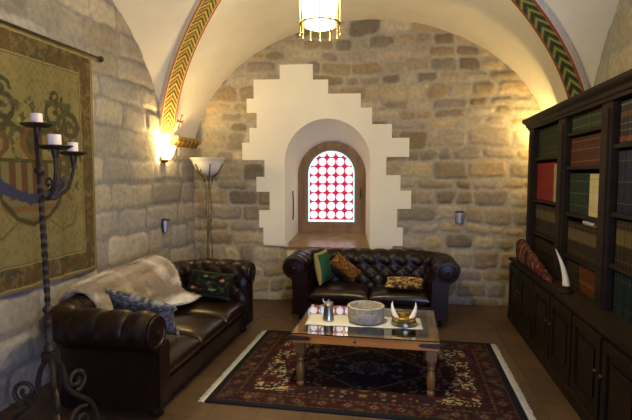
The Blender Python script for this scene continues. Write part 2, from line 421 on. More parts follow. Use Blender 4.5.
# ---- painted groin ribs
def rib(sx, sy, name, label, dark):
    r = MB(); NN = 300; MM = 40; wdt = .082
    u1 = Vector((sx * HB, sy * HA, 0)).normalized(); side_ = Vector((-u1.y, u1.x, 0))
    length = 0; prev = None; P = []; C = []
    for i in range(NN + 1):
        al = a0 + .03 + (PI / 2 - a0 - .03) * i / NN
        q = Vector((XC + sx * HB * math.cos(al), YC + sy * HA * math.cos(al), Z0 + HH * math.sin(al)))
        if prev: length += (q - prev).length
        prev = q.copy()
        T = Vector((-sx * HB * math.sin(al), -sy * HA * math.sin(al), HH * math.cos(al))).normalized()
        nrm = T.cross(side_); nrm = nrm if nrm.z < 0 else -nrm
        if i == 0 and nrm.dot(Vector((-sx, -sy, 0))) < 0: nrm = -nrm
        row = []; crow = []
        for j in range(MM + 1):
            k = {0: -1, 1: -1, 2: -.97, MM - 2: .97, MM - 1: 1, MM: 1}.get(j, j / MM * 2 - 1)
            lift = .03 + .008 * max(0, 1 - abs(k))
            if j in (0, MM): lift = -.05
            if j in (1, MM - 1): lift = .026
            row.append(q + side_ * (k * wdt) + nrm * lift + Vector((0, 0, 0)))
            a = abs(k)
            ph = (length / .115 + a * 1.15) % 1.0
            if j in (0, 1, MM - 1, MM): c = (.80, .75, .63)
            elif a > .82: c = (.34, .03, .018)
            elif a > .74: c = (.22, .12, .03) if dark else (.62, .46, .12)
            else:
                tri_ = [(.34, .30, .07), (.06, .10, .03), (.016, .018, .014), (.05, .07, .025)] if dark else [(.62, .47, .08), (.045, .03, .012), (.40, .34, .06), (.20, .045, .02)]
                c = tri_[int(ph * 4) % 4]
            crow.append(c)
        P.append(row); C += crow
    r.v = [tuple(p) for row in P for p in row]; r.c = C
    m = MM + 1
    r.f = [(i * m + j, i * m + j + 1, (i + 1) * m + j + 1, (i + 1) * m + j) for i in range(NN) for j in range(MM)]
    tag_s(r.build(name, M_paint, smooth=50), label, 'painted vault rib')
rib(-1, 1, 'trim_1', 'yellow and red chevron painted vault rib landing by the left sconce', False)
rib(1, 1, 'trim_2', 'green and black chevron painted vault rib landing behind the bookcase', True)
rib(-1, -1, 'trim_3', 'painted vault rib on the camera side of the left wall', False)
rib(1, -1, 'trim_4', 'painted vault rib on the camera side of the right wall', True)

# corbel under the left springing: painted moulding, and the little red crosses
def corbel(y0, y1):
    c = MB(); prof = [(0, 1.82), (.03, 1.835), (.055, 1.865), (.085, 1.88), (.09, 1.935), (.0, 1.94)]
    n_ = 46; P = []; Cc = []
    for i in range(n_ + 1):
        y = y0 + (y1 - y0) * i / n_
        for k, (d_, z_) in enumerate(prof):
            P.append((XL + .0 + d_ + (.01 if d_ else -.03), y, z_))
            q = int(((y - y0) / .035 + k * .9)) % 3
            Cc.append([(.42, .27, .04), (.20, .05, .015), (.05, .03, .012)][q] if 0 < k < 4 else (.40, .27, .06))
    c.v = P; c.c = Cc; m = len(prof)
    c.f = [(i * m + j, i * m + j + 1, (i + 1) * m + j + 1, (i + 1) * m + j) for i in range(n_) for j in range(m - 1)]
    c.f += [tuple(range(m)), tuple(n_ * m + k for k in range(m))]
    return tag_s(c.build('trim_5', M_paint, smooth=30), 'painted moulded corbel ledge in the left back corner', 'corbel')
corbel(4.90, 5.49)
M_redpaint = mat('red_paint', (.38, .05, .03), .8, var=.3, bump=0)
def cross(x, y, z, sgn):
    c = MB()
    def q(a, b): return (x + sgn * .0, y + a, z + b)
    for ang in range(4):
        ca, sa = math.cos(ang * PI / 2), math.sin(ang * PI / 2)
        pts = [(.008, .0), (.011, .05), (.032, .085), (0, .068), (-.032, .085), (-.011, .05), (-.008, 0)]
        pts = [(p[0] * ca - p[1] * sa, p[0] * sa + p[1] * ca) for p in pts]
        vs = []
        for a, b in pts:
            zz = z + b; al = math.asin(min((zz - Z0) / HH, 1)); xx = XC + sgn * HB * math.cos(al) - sgn * .004
            vs.append((xx, y + a, zz))
        c.add(vs, [tuple(range(len(vs)))])
    return c.build('painted_cross', M_redpaint, cl)
cross(0, 5.0, 2.10, -1); cross(0, 5.05, 2.13, 1)

# ------------------------------------------------------------------ tapestry on its rod
def tapestry():
    y0, y1, z0, z1 = 2.02, 3.53, .74, 2.455
    t = thing('wall_tapestry', 'olive heraldic tapestry with a floral border hanging on the left wall', 'tapestry', (XL + .04, y1, z0))
    ny, nz = 190, 216
    yy = np.linspace(y0, y1, ny); zz = np.linspace(z0, z1, nz); Y, Z = np.meshgrid(yy, zz)
    olive = np.array([.19, .158, .062]); C = np.zeros(Y.shape + (3,)); C[:] = olive
    C *= (.85 + .3 * fbm(Y * 6, Z * 6, 3))[..., None]
    dots = ((np.floor(Y / .025) + np.floor(Z / .03)) % 2 == 0) & (cell(np.floor(Y / .025), np.floor(Z / .03), 1) > .45)
    C[dots] *= .84
    cy = (y0 + y1) / 2 + .10
    dark = np.array([.055, .05, .022]); brown = np.array([.16, .085, .035]); cream = np.array([.36, .30, .13]); red = np.array([.095, .05, .026]); blue = np.array([.040, .042, .085])
    def seg(pts, wd, col):
        best = np.full(Y.shape, 9.)
        for (a, b), (c_, d_) in zip(pts[:-1], pts[1:]):
            vx, vy = c_ - a, d_ - b; L2 = vx * vx + vy * vy
            k = np.clip(((Y - a) * vx + (Z - b) * vy) / L2, 0, 1)
            best = np.minimum(best, np.hypot(Y - a - k * vx, Z - b - k * vy))
        C[best < wd * (.8 + .5 * vnoise(Y * 30, Z * 30, 9))] = col
    def scroll(cx, cz, r, a0_, turns, sg, wd, col):
        pts = []
        for i in range(40):
            k = i / 39; a = a0_ + sg * turns * 2 * PI * k; pts.append((cx + r * (1 - .85 * k) * math.cos(a), cz + r * (1 - .85 * k) * math.sin(a)))
        seg(pts, wd, col)
    cy = 2.86
    # shield
    sh = (np.abs(Y - cy) < .27) & (Z < 1.60) & (Z > 1.16 + .9 * (Y - cy) ** 2 * 2.2)
    C[sh] = cream * .42
    st_ = sh & (np.floor((Y - cy) / .05) % 2 == 0) & (Z > 1.34); C[st_] = red
    st2 = sh & (np.floor((Z) / .045) % 2 == 0) & (Z <= 1.34); C[st2] = brown
    seg([(cy - .27, 1.60), (cy + .27, 1.60)], .012, dark); seg([(cy - .27, 1.6), (cy - .26, 1.35), (cy - .15, 1.22), (cy, 1.17), (cy + .15, 1.22), (cy + .26, 1.35), (cy + .27, 1.6)], .014, dark)
    # helm and crest
    C[(np.hypot((Y - cy) / .10, (Z - 1.74) / .13) < 1)] = brown * .8
    C[(np.hypot((Y - cy) / .05, (Z - 1.73) / .09) < 1)] = dark
    C[(np.abs(Y - cy) < .12) & (np.abs(Z - 1.87) < .015)] = cream * .7
    for sg in (-1, 1):
        scroll(cy + sg * .22, 1.93, .13, -PI / 2, 1.5, sg, .017, dark); scroll(cy + sg * .38, 1.86, .12, PI, 1.4, -sg, .02, dark * 1.2)
        scroll(cy + sg * .30, 1.70, .11, PI / 2, 1.3, sg, .018, brown * .7); scroll(cy + sg * .40, 1.62, .09, 0, 1.3, sg, .016, dark)
        scroll(cy + sg * .24, 2.06, .07, 0, 1.2, -sg, .013, dark)
        seg([(cy + sg * .08, 1.8), (cy + sg * .2, 1.84), (cy + sg * .3, 1.76), (cy + sg * .36, 1.6), (cy + sg * .33, 1.46)], .022, dark * 1.1)
        seg([(cy + sg * .33, 1.50), (cy + sg * .30, 1.40), (cy + sg * .37, 1.33)], .02, brown)
        seg([(cy + sg * .14, 1.2), (cy + sg * .26, 1.10), (cy + sg * .40, 1.14), (cy + sg * .44, 1.26)], .008, brown)
    seg([(cy - .36, 1.50), (cy - .2, 1.40), (cy - .03, 1.345), (cy + .15, 1.36), (cy + .30, 1.46)], .036, blue)
    leaf = (fbm(Y * 22, Z * 22, 15) > .60) & (np.abs(Y - cy) < .46) & (np.abs(Z - 1.72) < .32) & ~sh; C[leaf] = dark * 1.4
    # border
    db = np.minimum(np.minimum(Y - y0, y1 - Y), np.minimum(Z - z0, z1 - Z))
    bor = db < .165; C[bor] = np.array([.10, .07, .028])
    fl_ = bor & (fbm(Y * 20, Z * 20, 31) > .54); C[fl_] = np.array([.145, .105, .045])
    f2 = bor & (fbm(Y * 26, Z * 26, 41) > .62); C[f2] = np.array([.10, .055, .025])
    f3 = bor & (fbm(Y * 26, Z * 26, 47) > .64); C[f3] = np.array([.065, .06, .03])
    C[(db > .160) & (db < .172)] = np.array([.30, .235, .09]); C[(db > .172) & (db < .180)] = np.array([.10, .07, .03])
    C[(db < .02)] = np.array([.17, .13, .05])
    C[(db > .022) & (db < .030)] = np.array([.33, .26, .10])
    wave = .010 * np.sin(Y * 21) * (z1 - Z) / (z1 - z0) + .004 * np.sin(Y * 47 + 1)
    b = MB(); b.v = [(float(.008 + q), float(a - y1), float(c - z0)) for q, a, c in zip(wave.ravel(), Y.ravel(), Z.ravel())]
    b.c = [tuple(c) for c in C.reshape(-1, 3)]
    b.f = [(i * ny + j, i * ny + j + 1, (i + 1) * ny + j + 1, (i + 1) * ny + j) for i in range(nz - 1) for j in range(ny - 1)]
    b.build('woven_panel', M_vcloth, t, smooth=80, fix=False)
    r = MB(); r.tube([(.012, y0 - y1 - .08, z1 - z0 + .005), (.012, .075, z1 - z0 + .005)], .011, 10); r.build('rod', M_iron, t, smooth=True)
    for e, sg in ((.075, 1), (y0 - y1 - .08, -1)):
        f = MB(); f.lathe([(0, 0), (.012, .0), (.016, .006), (.009, .016), (.022, .03), (.026, .042), (.018, .056), (0, .062)], 12, (.012, e, z1 - z0 + .005), M=Matrix.Rotation(-sg * PI / 2, 3, 'X'))
        f.build('finial', M_iron, t, smooth=True)
tapestry()

# ------------------------------------------------------------------ rug
def rug():
    x0, x1, y0, y1 = -1.29, .765, 2.90, 4.40
    t = thing('persian_rug', 'dark red and navy patterned rug under the coffee table with white fringes', 'rug', ((x0 + x1) / 2, (y0 + y1) / 2, 0))
    nx, ny = 240, 176; W, H = x1 - x0, y1 - y0
    X, Y = np.meshgrid(np.linspace(-W / 2, W / 2, nx), np.linspace(-H / 2, H / 2, ny))
    navy = np.array([.016, .016, .026]); mar = np.array([.055, .017, .018]); red = np.array([.135, .028, .026]); cream = np.array([.40, .33, .19]); grey = np.array([.20, .20, .19]); och = np.array([.26, .16, .06])
    C = np.zeros(X.shape + (3,)); C[:] = mar
    ax, ay = np.abs(X), np.abs(Y); db = np.minimum(W / 2 - ax, H / 2 - ay)
    # motif speckle (small stepped flowers, mirrored)
    def speck(s, sd, th): return cell(np.floor(ax / s), np.floor(ay / s), sd) > th
    C[speck(.022, 2, .80)] = navy; C[speck(.022, 3, .93)] = och; C[speck(.022, 4, .95)] = grey
    # ivory spandrels at both ends
    ends = (ax > .42 + .25 * (1 - ay / (H / 2))) & (ax < W / 2 - .25) & (ay < H / 2 - .24)
    sp = ends & (fbm(ax * 26, ay * 34, 5, 2) > .40) & (cell(np.floor(X / .012), np.floor(Y / .012), 8) > .30); C[ends] = mar * .8; C[sp] = cream
    C[ends & speck(.020, 6, .78)] = navy; C[ends & speck(.020, 7, .88)] = red * .8
    for fx, fy, r in ((.74, .30, .085), (.60, .10, .07), (.70, -.33, .10), (.52, -.40, .06)):
        for sg in (-1, 1):
            m = np.hypot(X - sg * fx, Y - fy) < r * (.85 + .25 * np.sin(7 * np.arctan2(Y - fy, X - sg * fx))); C[m] = red
            m = np.hypot(X - sg * fx, Y - fy) < r * .45; C[m] = mar
    # central lozenge medallion
    dm = ax / .52 + ay / .42
    C[(dm < 1.0)] = navy; C[(dm < 1.0) & speck(.026, 9, .80)] = mar * 1.5; C[(dm < 1.0) & speck(.026, 10, .92)] = grey
    C[(dm > .96) & (dm < 1.03)] = och * .7
    d2 = ax / .20 + ay / .16; C[d2 < 1] = grey * .7; C[(d2 < 1) & speck(.018, 11, .55)] = navy; C[d2 < .35] = red
    m = np.abs(ax - .34) / .07 + ay / .06 < 1; C[m] = red * .7
    # borders
    C[db < .21] = navy * 1.1
    al = np.where(W / 2 - ax < H / 2 - ay, Y, X)           # coordinate along the border
    k = np.floor(al / .17); fa = (al / .17 - k - .5) * .17; fb = db - .115
    ros = np.abs(fa) / .055 + np.abs(fb) / .05
    b1 = (db > .06) & (db < .17); C[b1] = np.array([.045, .014, .018])
    C[b1 & (fbm(X * 30, Y * 30, 8, 2) > .60)] = np.array([.10, .07, .045])
    C[b1 & (ros < 1)] = red * .75; C[b1 & (ros < .55)] = cream * .5; C[b1 & (ros < .28)] = navy
    for a, b in ((.045, .06), (.17, .185)):
        g = (db > a) & (db < b); C[g] = mar * 1.3; C[g & (np.floor(al / .02) % 2 == 0)] = och * .6
    C[(db > .185) & (db < .21) & (np.floor(al / .03) % 3 == 0)] = red * .6
    C *= (.34 + .22 * fbm(X * 12, Y * 12, 12))[..., None]; C[C.sum(-1) > .30] *= 1.5
    b = MB(); zz = .010 + .002 * vnoise(X * 8, Y * 8, 2)
    b.v = [(float(p), float(q), float(r)) for p, q, r in zip(X.ravel(), Y.ravel(), zz.ravel())]; b.c = [tuple(c) for c in C.reshape(-1, 3)]
    b.f = [(i * nx + j, i * nx + j + 1, (i + 1) * nx + j + 1, (i + 1) * nx + j) for i in range(ny - 1) for j in range(nx - 1)]
    n0 = len(b.v)
    b.box(-W / 2, W / 2, -H / 2, H / 2, 0, .009, tuple(navy))
    b.build('pile', M_vcloth, t, fix=False)
    r = random.Random(3)
    for sg in (-1, 1):
        f = MB()
        f.box(sg * W / 2 - .004 * sg, sg * (W / 2 + .022), -H / 2, H / 2, 0, .006)
        y = -H / 2
        while y < H / 2 - .006:
            l = r.uniform(.024, .036); dy = r.uniform(-.006, .006)
            xa, xb = sg * (W / 2 + .02), sg * (W / 2 + .02 + l)
            f.add([(xa, y, .002), (xa, y + .008, .002), (xb, y + .007 + dy, .001), (xb, y + .001 + dy, .001), (xa, y, .008), (xa, y + .008, .008), (xb, y + .007 + dy, .004), (xb, y + .001 + dy, .004)],
                  [(4, 5, 6, 7), (0, 1, 5, 4), (1, 2, 6, 5), (2, 3, 7, 6), (3, 0, 4, 7), (3, 2, 1, 0)]); y += .009
        f.build('fringe', M_fringe, t)
rug()

# ------------------------------------------------------------------ chesterfield sofas
def sofa_profile():
    pts = [(.0, .18), (.006, .30), (.016, .40), (.030, .48), (.044, .535)]
    c = (.155, .588); r = .116; 
    for i in range(25):
        a = math.radians(200 - 270 * i / 24); pts.append((c[0] + r * math.cos(a), c[1] + r * math.sin(a)))
    pts += [(.178, .46), (.172, .40), (.17, .30), (.17, .20), (.17, .075)]
    # resample inner part finely
    out = []; 
    for (a, b), (c2, d) in zip(pts[:-1], pts[1:]):
        k = max(1, int(math.hypot(c2 - a, d - b) / .014))
        for j in range(k): out.append((a + (c2 - a) * j / k, b + (d - b) * j / k))
    out.append(pts[-1]); return np.array(out)
PROF = sofa_profile()
dP = np.gradient(PROF, axis=0); dP /= np.linalg.norm(dP, axis=1)[:, None]
NRM = np.stack([-dP[:, 1], dP[:, 0]], 1)                    # towards the seat on the inner face, up on the roll
SL = np.concatenate([[0], np.cumsum(np.hypot(*np.diff(PROF, axis=0).T))])
S_TUFT = .50
def tuft(t, s, Lp, Sp, ends):
    a = t / Lp + s / Sp; b = t / Lp - s / Sp
    f = (np.abs(np.sin(PI * a)) * np.abs(np.sin(PI * b))) ** .42
    g = np.abs(np.sin(PI * (t / Lp + S_TUFT / Sp))) ** .35
    k = np.clip((s - S_TUFT) / .05, 0, 1); h = f * (1 - k) + g * k
    fade = np.clip((.86 - s) / .08, 0, 1) * np.clip(ends / .06, 0, 1)
    return (.026 * h - .006) * fade
def make_sofa(name, label, loc, rz, W, D, ncush, Lp=.17, Sp=.17):
    t = thing(name, label, 'sofa', loc, rz); t.scale = (1, 1, .945)
    Wi = W - .53; yb = D - .265; y0 = .025
    us, zs = PROF[:, 0], PROF[:, 1]
    btn = []
    def sweep(kind):
        L = (Wi if kind == 'back' else yb - y0); nt = int(L / .014)
        T = np.linspace(0, 1, nt + 1); P = []
        for ti in T:
            if kind == 'back':
                tt = ti * 2 - 1; X = tt * (Wi / 2) + us * 0; tc = tt * Wi / 2; e = np.full(us.shape, Wi / 2 * (1 - abs(tt)))
                d = tuft(tc, SL, Lp, Sp, e); P.append([(x, yb + u_ + nu * dd_ * 1, z + nz_ * dd_) for x, u_, z, nu, nz_, dd_ in zip(X, us, zs, NRM[:, 0], NRM[:, 1], d)])
            else:
                ye = yb + us * 0; Yv = y0 + ti * (ye - y0); e = np.minimum(Yv - y0, np.maximum(ye - Yv, 0)); sg = -1 if kind == 'l' else 1
                d = tuft(Yv, SL, Lp, Sp, e)
                P.append([(sg * (Wi / 2 + u_ + nu * dd_), y, z + nz_ * dd_) for y, u_, z, nu, nz_, dd_ in zip(Yv, us, zs, NRM[:, 0], NRM[:, 1], d)])
        return P
    b = MB(); b.grid(sweep('back'))
    for sg in (-1, 1):
        b.grid([[(sg * (Wi / 2 + u_ * math.cos(a)), yb + u_ * math.sin(a), z) for u_, z in zip(us, zs)] for a in [PI / 2 * k / 14 for k in range(15)]], flip=sg > 0)
    b; b.build('backrest', M_leather, t, smooth=75)
    arms = []
    for k in 'lr':
        a = MB(); P = sweep(k); a.grid(P); m = len(P[0]); sg = -1 if k == 'l' else 1
        a.f.append(tuple(range(m)))
        a.box(sg * (Wi / 2 + .005), sg * (Wi / 2 + .160), y0 + .004, yb, .080, .25)
        ao = a.build('arm', M_leather, t, smooth=60); arms.append(ao)
        s = MB(); cx = sg * (Wi / 2 + .155)
        s.lathe([(0, .0), (.105, 0), (.112, -.008), (.108, -.018), (.088, -.020), (.082, -.012), (.05, -.018), (.02, -.020), (0, -.020)], 28, (cx, y0, .588), M=Matrix.Rotation(-PI / 2, 3, 'X'))
        s.bbox(sg * (Wi / 2 + .085) - .072, sg * (Wi / 2 + .085) + .072, y0 - .022, y0 + .01, .085, .50, .009)
        s.build('scroll_panel', M_leather, ao, smooth=45)
        r_ = MB(); r_.lathe([(0, .008), (.012, .006), (.018, 0), (.018, -.01), (0, -.01)], 12, (cx, y0 - .026, .588), M=Matrix.Rotation(PI / 2, 3, 'X')); r_.build('rosette', M_leather, ao, smooth=True)
    f = MB(); f.bbox(-Wi / 2 - .01, Wi / 2 + .01, .035, yb + .05, .075, .215, .012); f.build('seat_frame', M_leather, t)
    cwid = Wi / ncush
    for i in range(ncush):
        c = MB(); cx = -Wi / 2 + cwid * (i + .5); nn = 26; P1 = []; P2 = []
        for a in range(nn + 1):
            r1 = []; r2 = []
            for q in range(nn + 1):
                uu = math.sin((a / nn - .5) * PI); vv = math.sin((q / nn - .5) * PI)
                h = ((1 - abs(uu) ** 7) * (1 - abs(vv) ** 7)) ** .4
                x = cx + uu * (cwid / 2 - .003); y = .02 + (vv + 1) / 2 * (yb - .025)
                dome = .026 * (1 - uu * uu) * (1 - vv * vv) + .008 * (vnoise(x * 9, y * 9, i) - .5)
                r1.append((x, y, .275 + .072 * h + dome)); r2.append((x, y, .275 - .072 * h))
            P1.append(r1); P2.append(r2)
        c.grid(P1); c.grid(P2, flip=True); c.build('seat_cushion', M_leather_seat, t, smooth=60)
    # buttons where the tufting pulls in
    bm_ = MB(); bm_.lathe([(0, .008), (.008, .006), (.0115, 0), (.008, -.005), (0, -.006)], 10)
    proto = bm_.build('button', M_leather, t, smooth=True); first = True; cnt = 0
    K = int(Wi / Lp) + 3
    for i in range(-K * 2, K * 2 + 1):
        for j in range(-8, 9):
            if (i - j) % 2: continue
            tt = Lp * i / 2; ss = Sp * j / 2
            if ss < .17 or ss > S_TUFT + .02: continue
            n_ = int(np.argmin(np.abs(SL - ss)))
            cand = []
            if abs(tt) < Wi / 2 - .05: cand.append((tt, yb + us[n_] - .004 * 0, zs[n_]))
            if y0 + .05 < tt < yb - .03:
                cand.append((-(Wi / 2 + us[n_]), tt, zs[n_])); cand.append((Wi / 2 + us[n_], tt, zs[n_]))
            for p in cand:
                if cnt >= 98: continue
                cnt += 1
                if first: proto.location = p; first = False
                else: copy_part(proto, t, p)
    for sx in (-1, 1):
        for y in (.08, D - .16):
            g = MB(); g.lathe([(.022, 0), (.034, .012), (.038, .035), (.03, .06), (.034, .078)], 14, (sx * (Wi / 2 + .07), y, 0)); g.build('foot', M_wood_dark, t, smooth=True)
    return t
make_sofa('chesterfield_sofa', 'long dark brown leather chesterfield sofa along the left wall under the tapestry', (-1.445, 3.525, 0), PI / 2, 2.05, .86, 3)
make_sofa('chesterfield_sofa', 'dark brown buttoned leather two-seat sofa against the back wall under the window', (-.345, 4.74, 0), math.radians(1.5), 1.75, .79, 2)

# ------------------------------------------------------------------ loose cushions
def pillow(name, label, w_, h_, th, M, colfn, corner_tassel=False):
    """upright pillow: local x width, z height, y thickness, standing with its lower edge on z=0"""
    t = thing(name, label, 'cushion'); t.matrix_world = M
    nn = 36; V = []; Cc = []; b = MB()
    for sgn in (-1, 1):
        P = []; cols = []
        for i in range(nn + 1):
            row = []
            for j in range(nn + 1):
                uu = math.sin((i / nn - .5) * PI); vv = math.sin((j / nn - .5) * PI)
                h = ((1 - uu ** 2) * (1 - vv ** 2)) ** .45 * .9 + .1 * ((1 - uu ** 8) * (1 - vv ** 8)) ** .5
                kx = 1 - .07 * (1 - uu * uu) * 0 - .06 * (1 - vv * vv) * abs(uu) ; kz = 1 - .06 * (1 - uu * uu) * abs(vv)
                row.append((uu * w_ / 2 * kx, sgn * th / 2 * h + .006 * (vnoise(uu * 4, vv * 4, 3) - .5) * h, h_ / 2 + vv * h_ / 2 * kz)); cols.append(colfn(uu, vv, sgn))
            P.append(row)
        n0 = len(b.v); b.grid(P, flip=sgn > 0); b.c[n0:] = cols
    b.build('cover', M_vcloth, t, smooth=80)
    if corner_tassel:
        for sx in (-1, 1):
            for z_ in (0, h_):
                s = MB(); s.lathe([(.004, .0), (.012, -.008), (.008, -.016), (.016, -.05), (.012, -.055), (0, -.055)], 8, (sx * w_ / 2, 0, z_ + .015), c=(.25, .24, .2)); s.build('tassel', M_vcloth, t, smooth=True)
    return t
def grey_pat(u, v, s):
    k = fbm(np.array(u * 15.), np.array(v * 15.), 4, 2); return (.30, .29, .26) if k > .55 else ((.05, .05, .05) if k > .45 else (.14, .14, .13))
def black_floral(u, v, s):
    for x, y, r, c in ((.62, .35, .15, (.36, .10, .09)), (-.62, -.45, .13, (.34, .08, .07)), (.05, .1, .09, (.2, .14, .05)), (-.15, .55, .10, (.12, .22, .08)), (.3, -.45, .13, (.10, .2, .08))):
        d = math.hypot(u - x, v - y); a = math.atan2(v - y, u - x)
        if d < r * (.75 + .3 * math.sin(5 * a)): return c if d > r * .3 else (.5, .4, .15)
    if abs(v) > .84: return (.03, .035, .02)
    k = fbm(np.array(u * 7.), np.array(v * 7.), 6, 2); return (.03, .04, .016) if k > .66 else (.007, .008, .007)
def green_plain(u, v, s):
    if abs(u) > .9 or abs(v) > .9: return (.34, .27, .10)
    return (.025, .11, .065)
def orange_kilim(u, v, s):
    q = int((u + 1) * 5 + abs(v) * 3) % 4
    k = fbm(np.array(u * 12.), np.array(v * 12.), 9, 2)
    return [(.20, .075, .015), (.28, .13, .03), (.10, .04, .012), (.24, .10, .025)][q] if k < .6 else (.07, .05, .02)
def gold_leaf(u, v, s):
    k = fbm(np.array(u * 10.), np.array(v * 10.), 14, 3); return (.50, .36, .12) if k > .56 else ((.22, .11, .035) if k > .47 else (.045, .03, .018))
def TRS(loc, rx=0, ry=0, rz=0): return Matrix.Translation(loc) @ Matrix.Rotation(rz, 4, 'Z') @ Matrix.Rotation(ry, 4, 'Y') @ Matrix.Rotation(rx, 4, 'X')
R = math.radians
pillow('throw_pillow', 'grey patterned cushion with tassels leaning on the near arm of the left sofa', .46, .36, .12, TRS((-1.80, 3.08, .44), R(42), R(14), R(8)), grey_pat, True)
pillow('throw_pillow', 'black floral cushion leaning on the far arm of the left sofa', .46, .25, .11, TRS((-1.79, 4.10, .382), R(-26), R(3), R(-6)), black_floral)
pillow('throw_pillow', 'green cushion propped at the left end of the back sofa', .36, .34, .12, TRS((-.825, 5.02, .362), R(-10), 0, R(80)), green_plain)
pillow('throw_pillow', 'orange brown patterned cushion tipped against the green one', .34, .15, .10, TRS((-.655, 5.01, .475), R(-10), R(40), R(10)), orange_kilim)
pillow('throw_pillow', 'gold and brown leaf patterned cushion at the right end of the back sofa', .38, .24, .09, TRS((.0, 4.80, .39), R(-79), 0, R(-4)), gold_leaf)

# ------------------------------------------------------------------ fur throw over the left sofa
def throw():
    path = [(-2.335, 0.472), (-2.345, 0.567), (-2.32, 0.643), (-2.24, 0.695), (-2.16, 0.685), (-2.10, 0.633), (-2.06, 0.548), (-2.04, 0.454), (-1.98, 0.397), (-1.88, 0.380), (-1.78, 0.380), (-1.70, 0.378), (-1.62, 0.373)]
    path = np.array(path); sl_ = np.concatenate([[0], np.cumsum(np.hypot(*np.diff(path, axis=0).T))]); tot = sl_[-1]
    y0, y1 = 2.90, 4.08; NI, NJ = 70, 60
    P = np.zeros((NI + 1, NJ + 1, 3)); Nn = np.zeros_like(P); C = np.zeros_like(P)
    def at(s): return np.interp(s, sl_, path[:, 0]), np.interp(s, sl_, path[:, 1])
    for i in range(NI + 1):
        k = i / NI; y = y0 + (y1 - y0) * k
        qe = .60 + .05 * math.sin(k * 9) * (1 - k) + .36 * max(0, k - .12) + .025 * math.sin(k * 17)
        qe = min(qe * .90, .80); qs = .10 + .05 * math.sin(k * 13)
        for j in range(NJ + 1):
            q = (qs + (qe - qs) * j / NJ) * tot; x, z = at(q); x2, z2 = at(q + .02); tx, tz = x2 - x, z2 - z; l = math.hypot(tx, tz) or 1
            nx, nz = -tz / l, tx / l
            edge = min(1, min(j / NJ, 1 - j / NJ) * 9) * min(1, min(k, 1 - k) * 9); edge = edge ** .5
            off = .020 + .022 * edge + .030 * edge * (float(fbm(np.array(y * 3.4), np.array(q * 5.), 3, 2)) - .3) + .055 * edge * math.sin(PI * min(k * .62, 1)) * math.exp(-((j / NJ - .45) / .32) ** 2)
            yy = y + .05 * math.sin(q * 7 + 1) * (k - .3) + .04 * (q / tot - .4) * k
            P[i, j] = (x + nx * off, yy, z + nz * off); Nn[i, j] = (nx, 0, nz)
            f = float(fbm(np.array(y * 3.1), np.array(q * 5.), 8, 3)); g = min(max((f - .36) / .25, 0), 1)
            c = np.array([.90, .84, .71]) * (1 - g) + np.array([.36, .27, .16]) * g
            C[i, j] = c
    b = MB(); b.grid(P.tolist()); b.c = [tuple(c) for c in C.reshape(-1, 3)]
    n0 = len(b.v)
    Bk = P - Nn * .010; b.grid(Bk.tolist(), flip=True); b.c[n0:] = [tuple(c) for c in C.reshape(-1, 3)]
    m = NJ + 1; rim = [j for j in range(m)] + [i * m + NJ for i in range(1, NI + 1)] + [NI * m + j for j in range(NJ - 1, -1, -1)] + [i * m for i in range(NI - 1, 0, -1)]
    for a, c in zip(rim, rim[1:] + rim[:1]): b.f.append((a, c, c + n0, a + n0))
    rr = np.random.RandomState(5)
    for _ in range(9000):                                  # hair strands combed downwards
        i = rr.randint(0, NI); j = rr.randint(0, NJ); a, c = rr.rand(2)
        p = P[i, j] * (1 - a) * (1 - c) + P[i + 1, j] * a * (1 - c) + P[i, j + 1] * (1 - a) * c + P[i + 1, j + 1] * a * c
        d = (P[i, j + 1] - P[i, j]); d /= np.linalg.norm(d) + 1e-9; sd = np.array([0, 1., 0])
        L_ = rr.uniform(.018, .038); dirv = d * .75 + Nn[i, j] * .5 + sd * rr.uniform(-.4, .4); tip = p + dirv * L_
        wv = np.cross(dirv, Nn[i, j]); wv = wv / (np.linalg.norm(wv) + 1e-9) * .0022
        col = tuple(C[i, j] * rr.uniform(.8, 1.25)); b.add([p - wv, p + wv, tip], [(0, 1, 2)], col)
    o = b.build('fur_throw', M_fur, None, smooth=180, fix=False)
    tag(o, 'pale cream and tan fur throw draped over the back of the left sofa', 'throw')
throw()

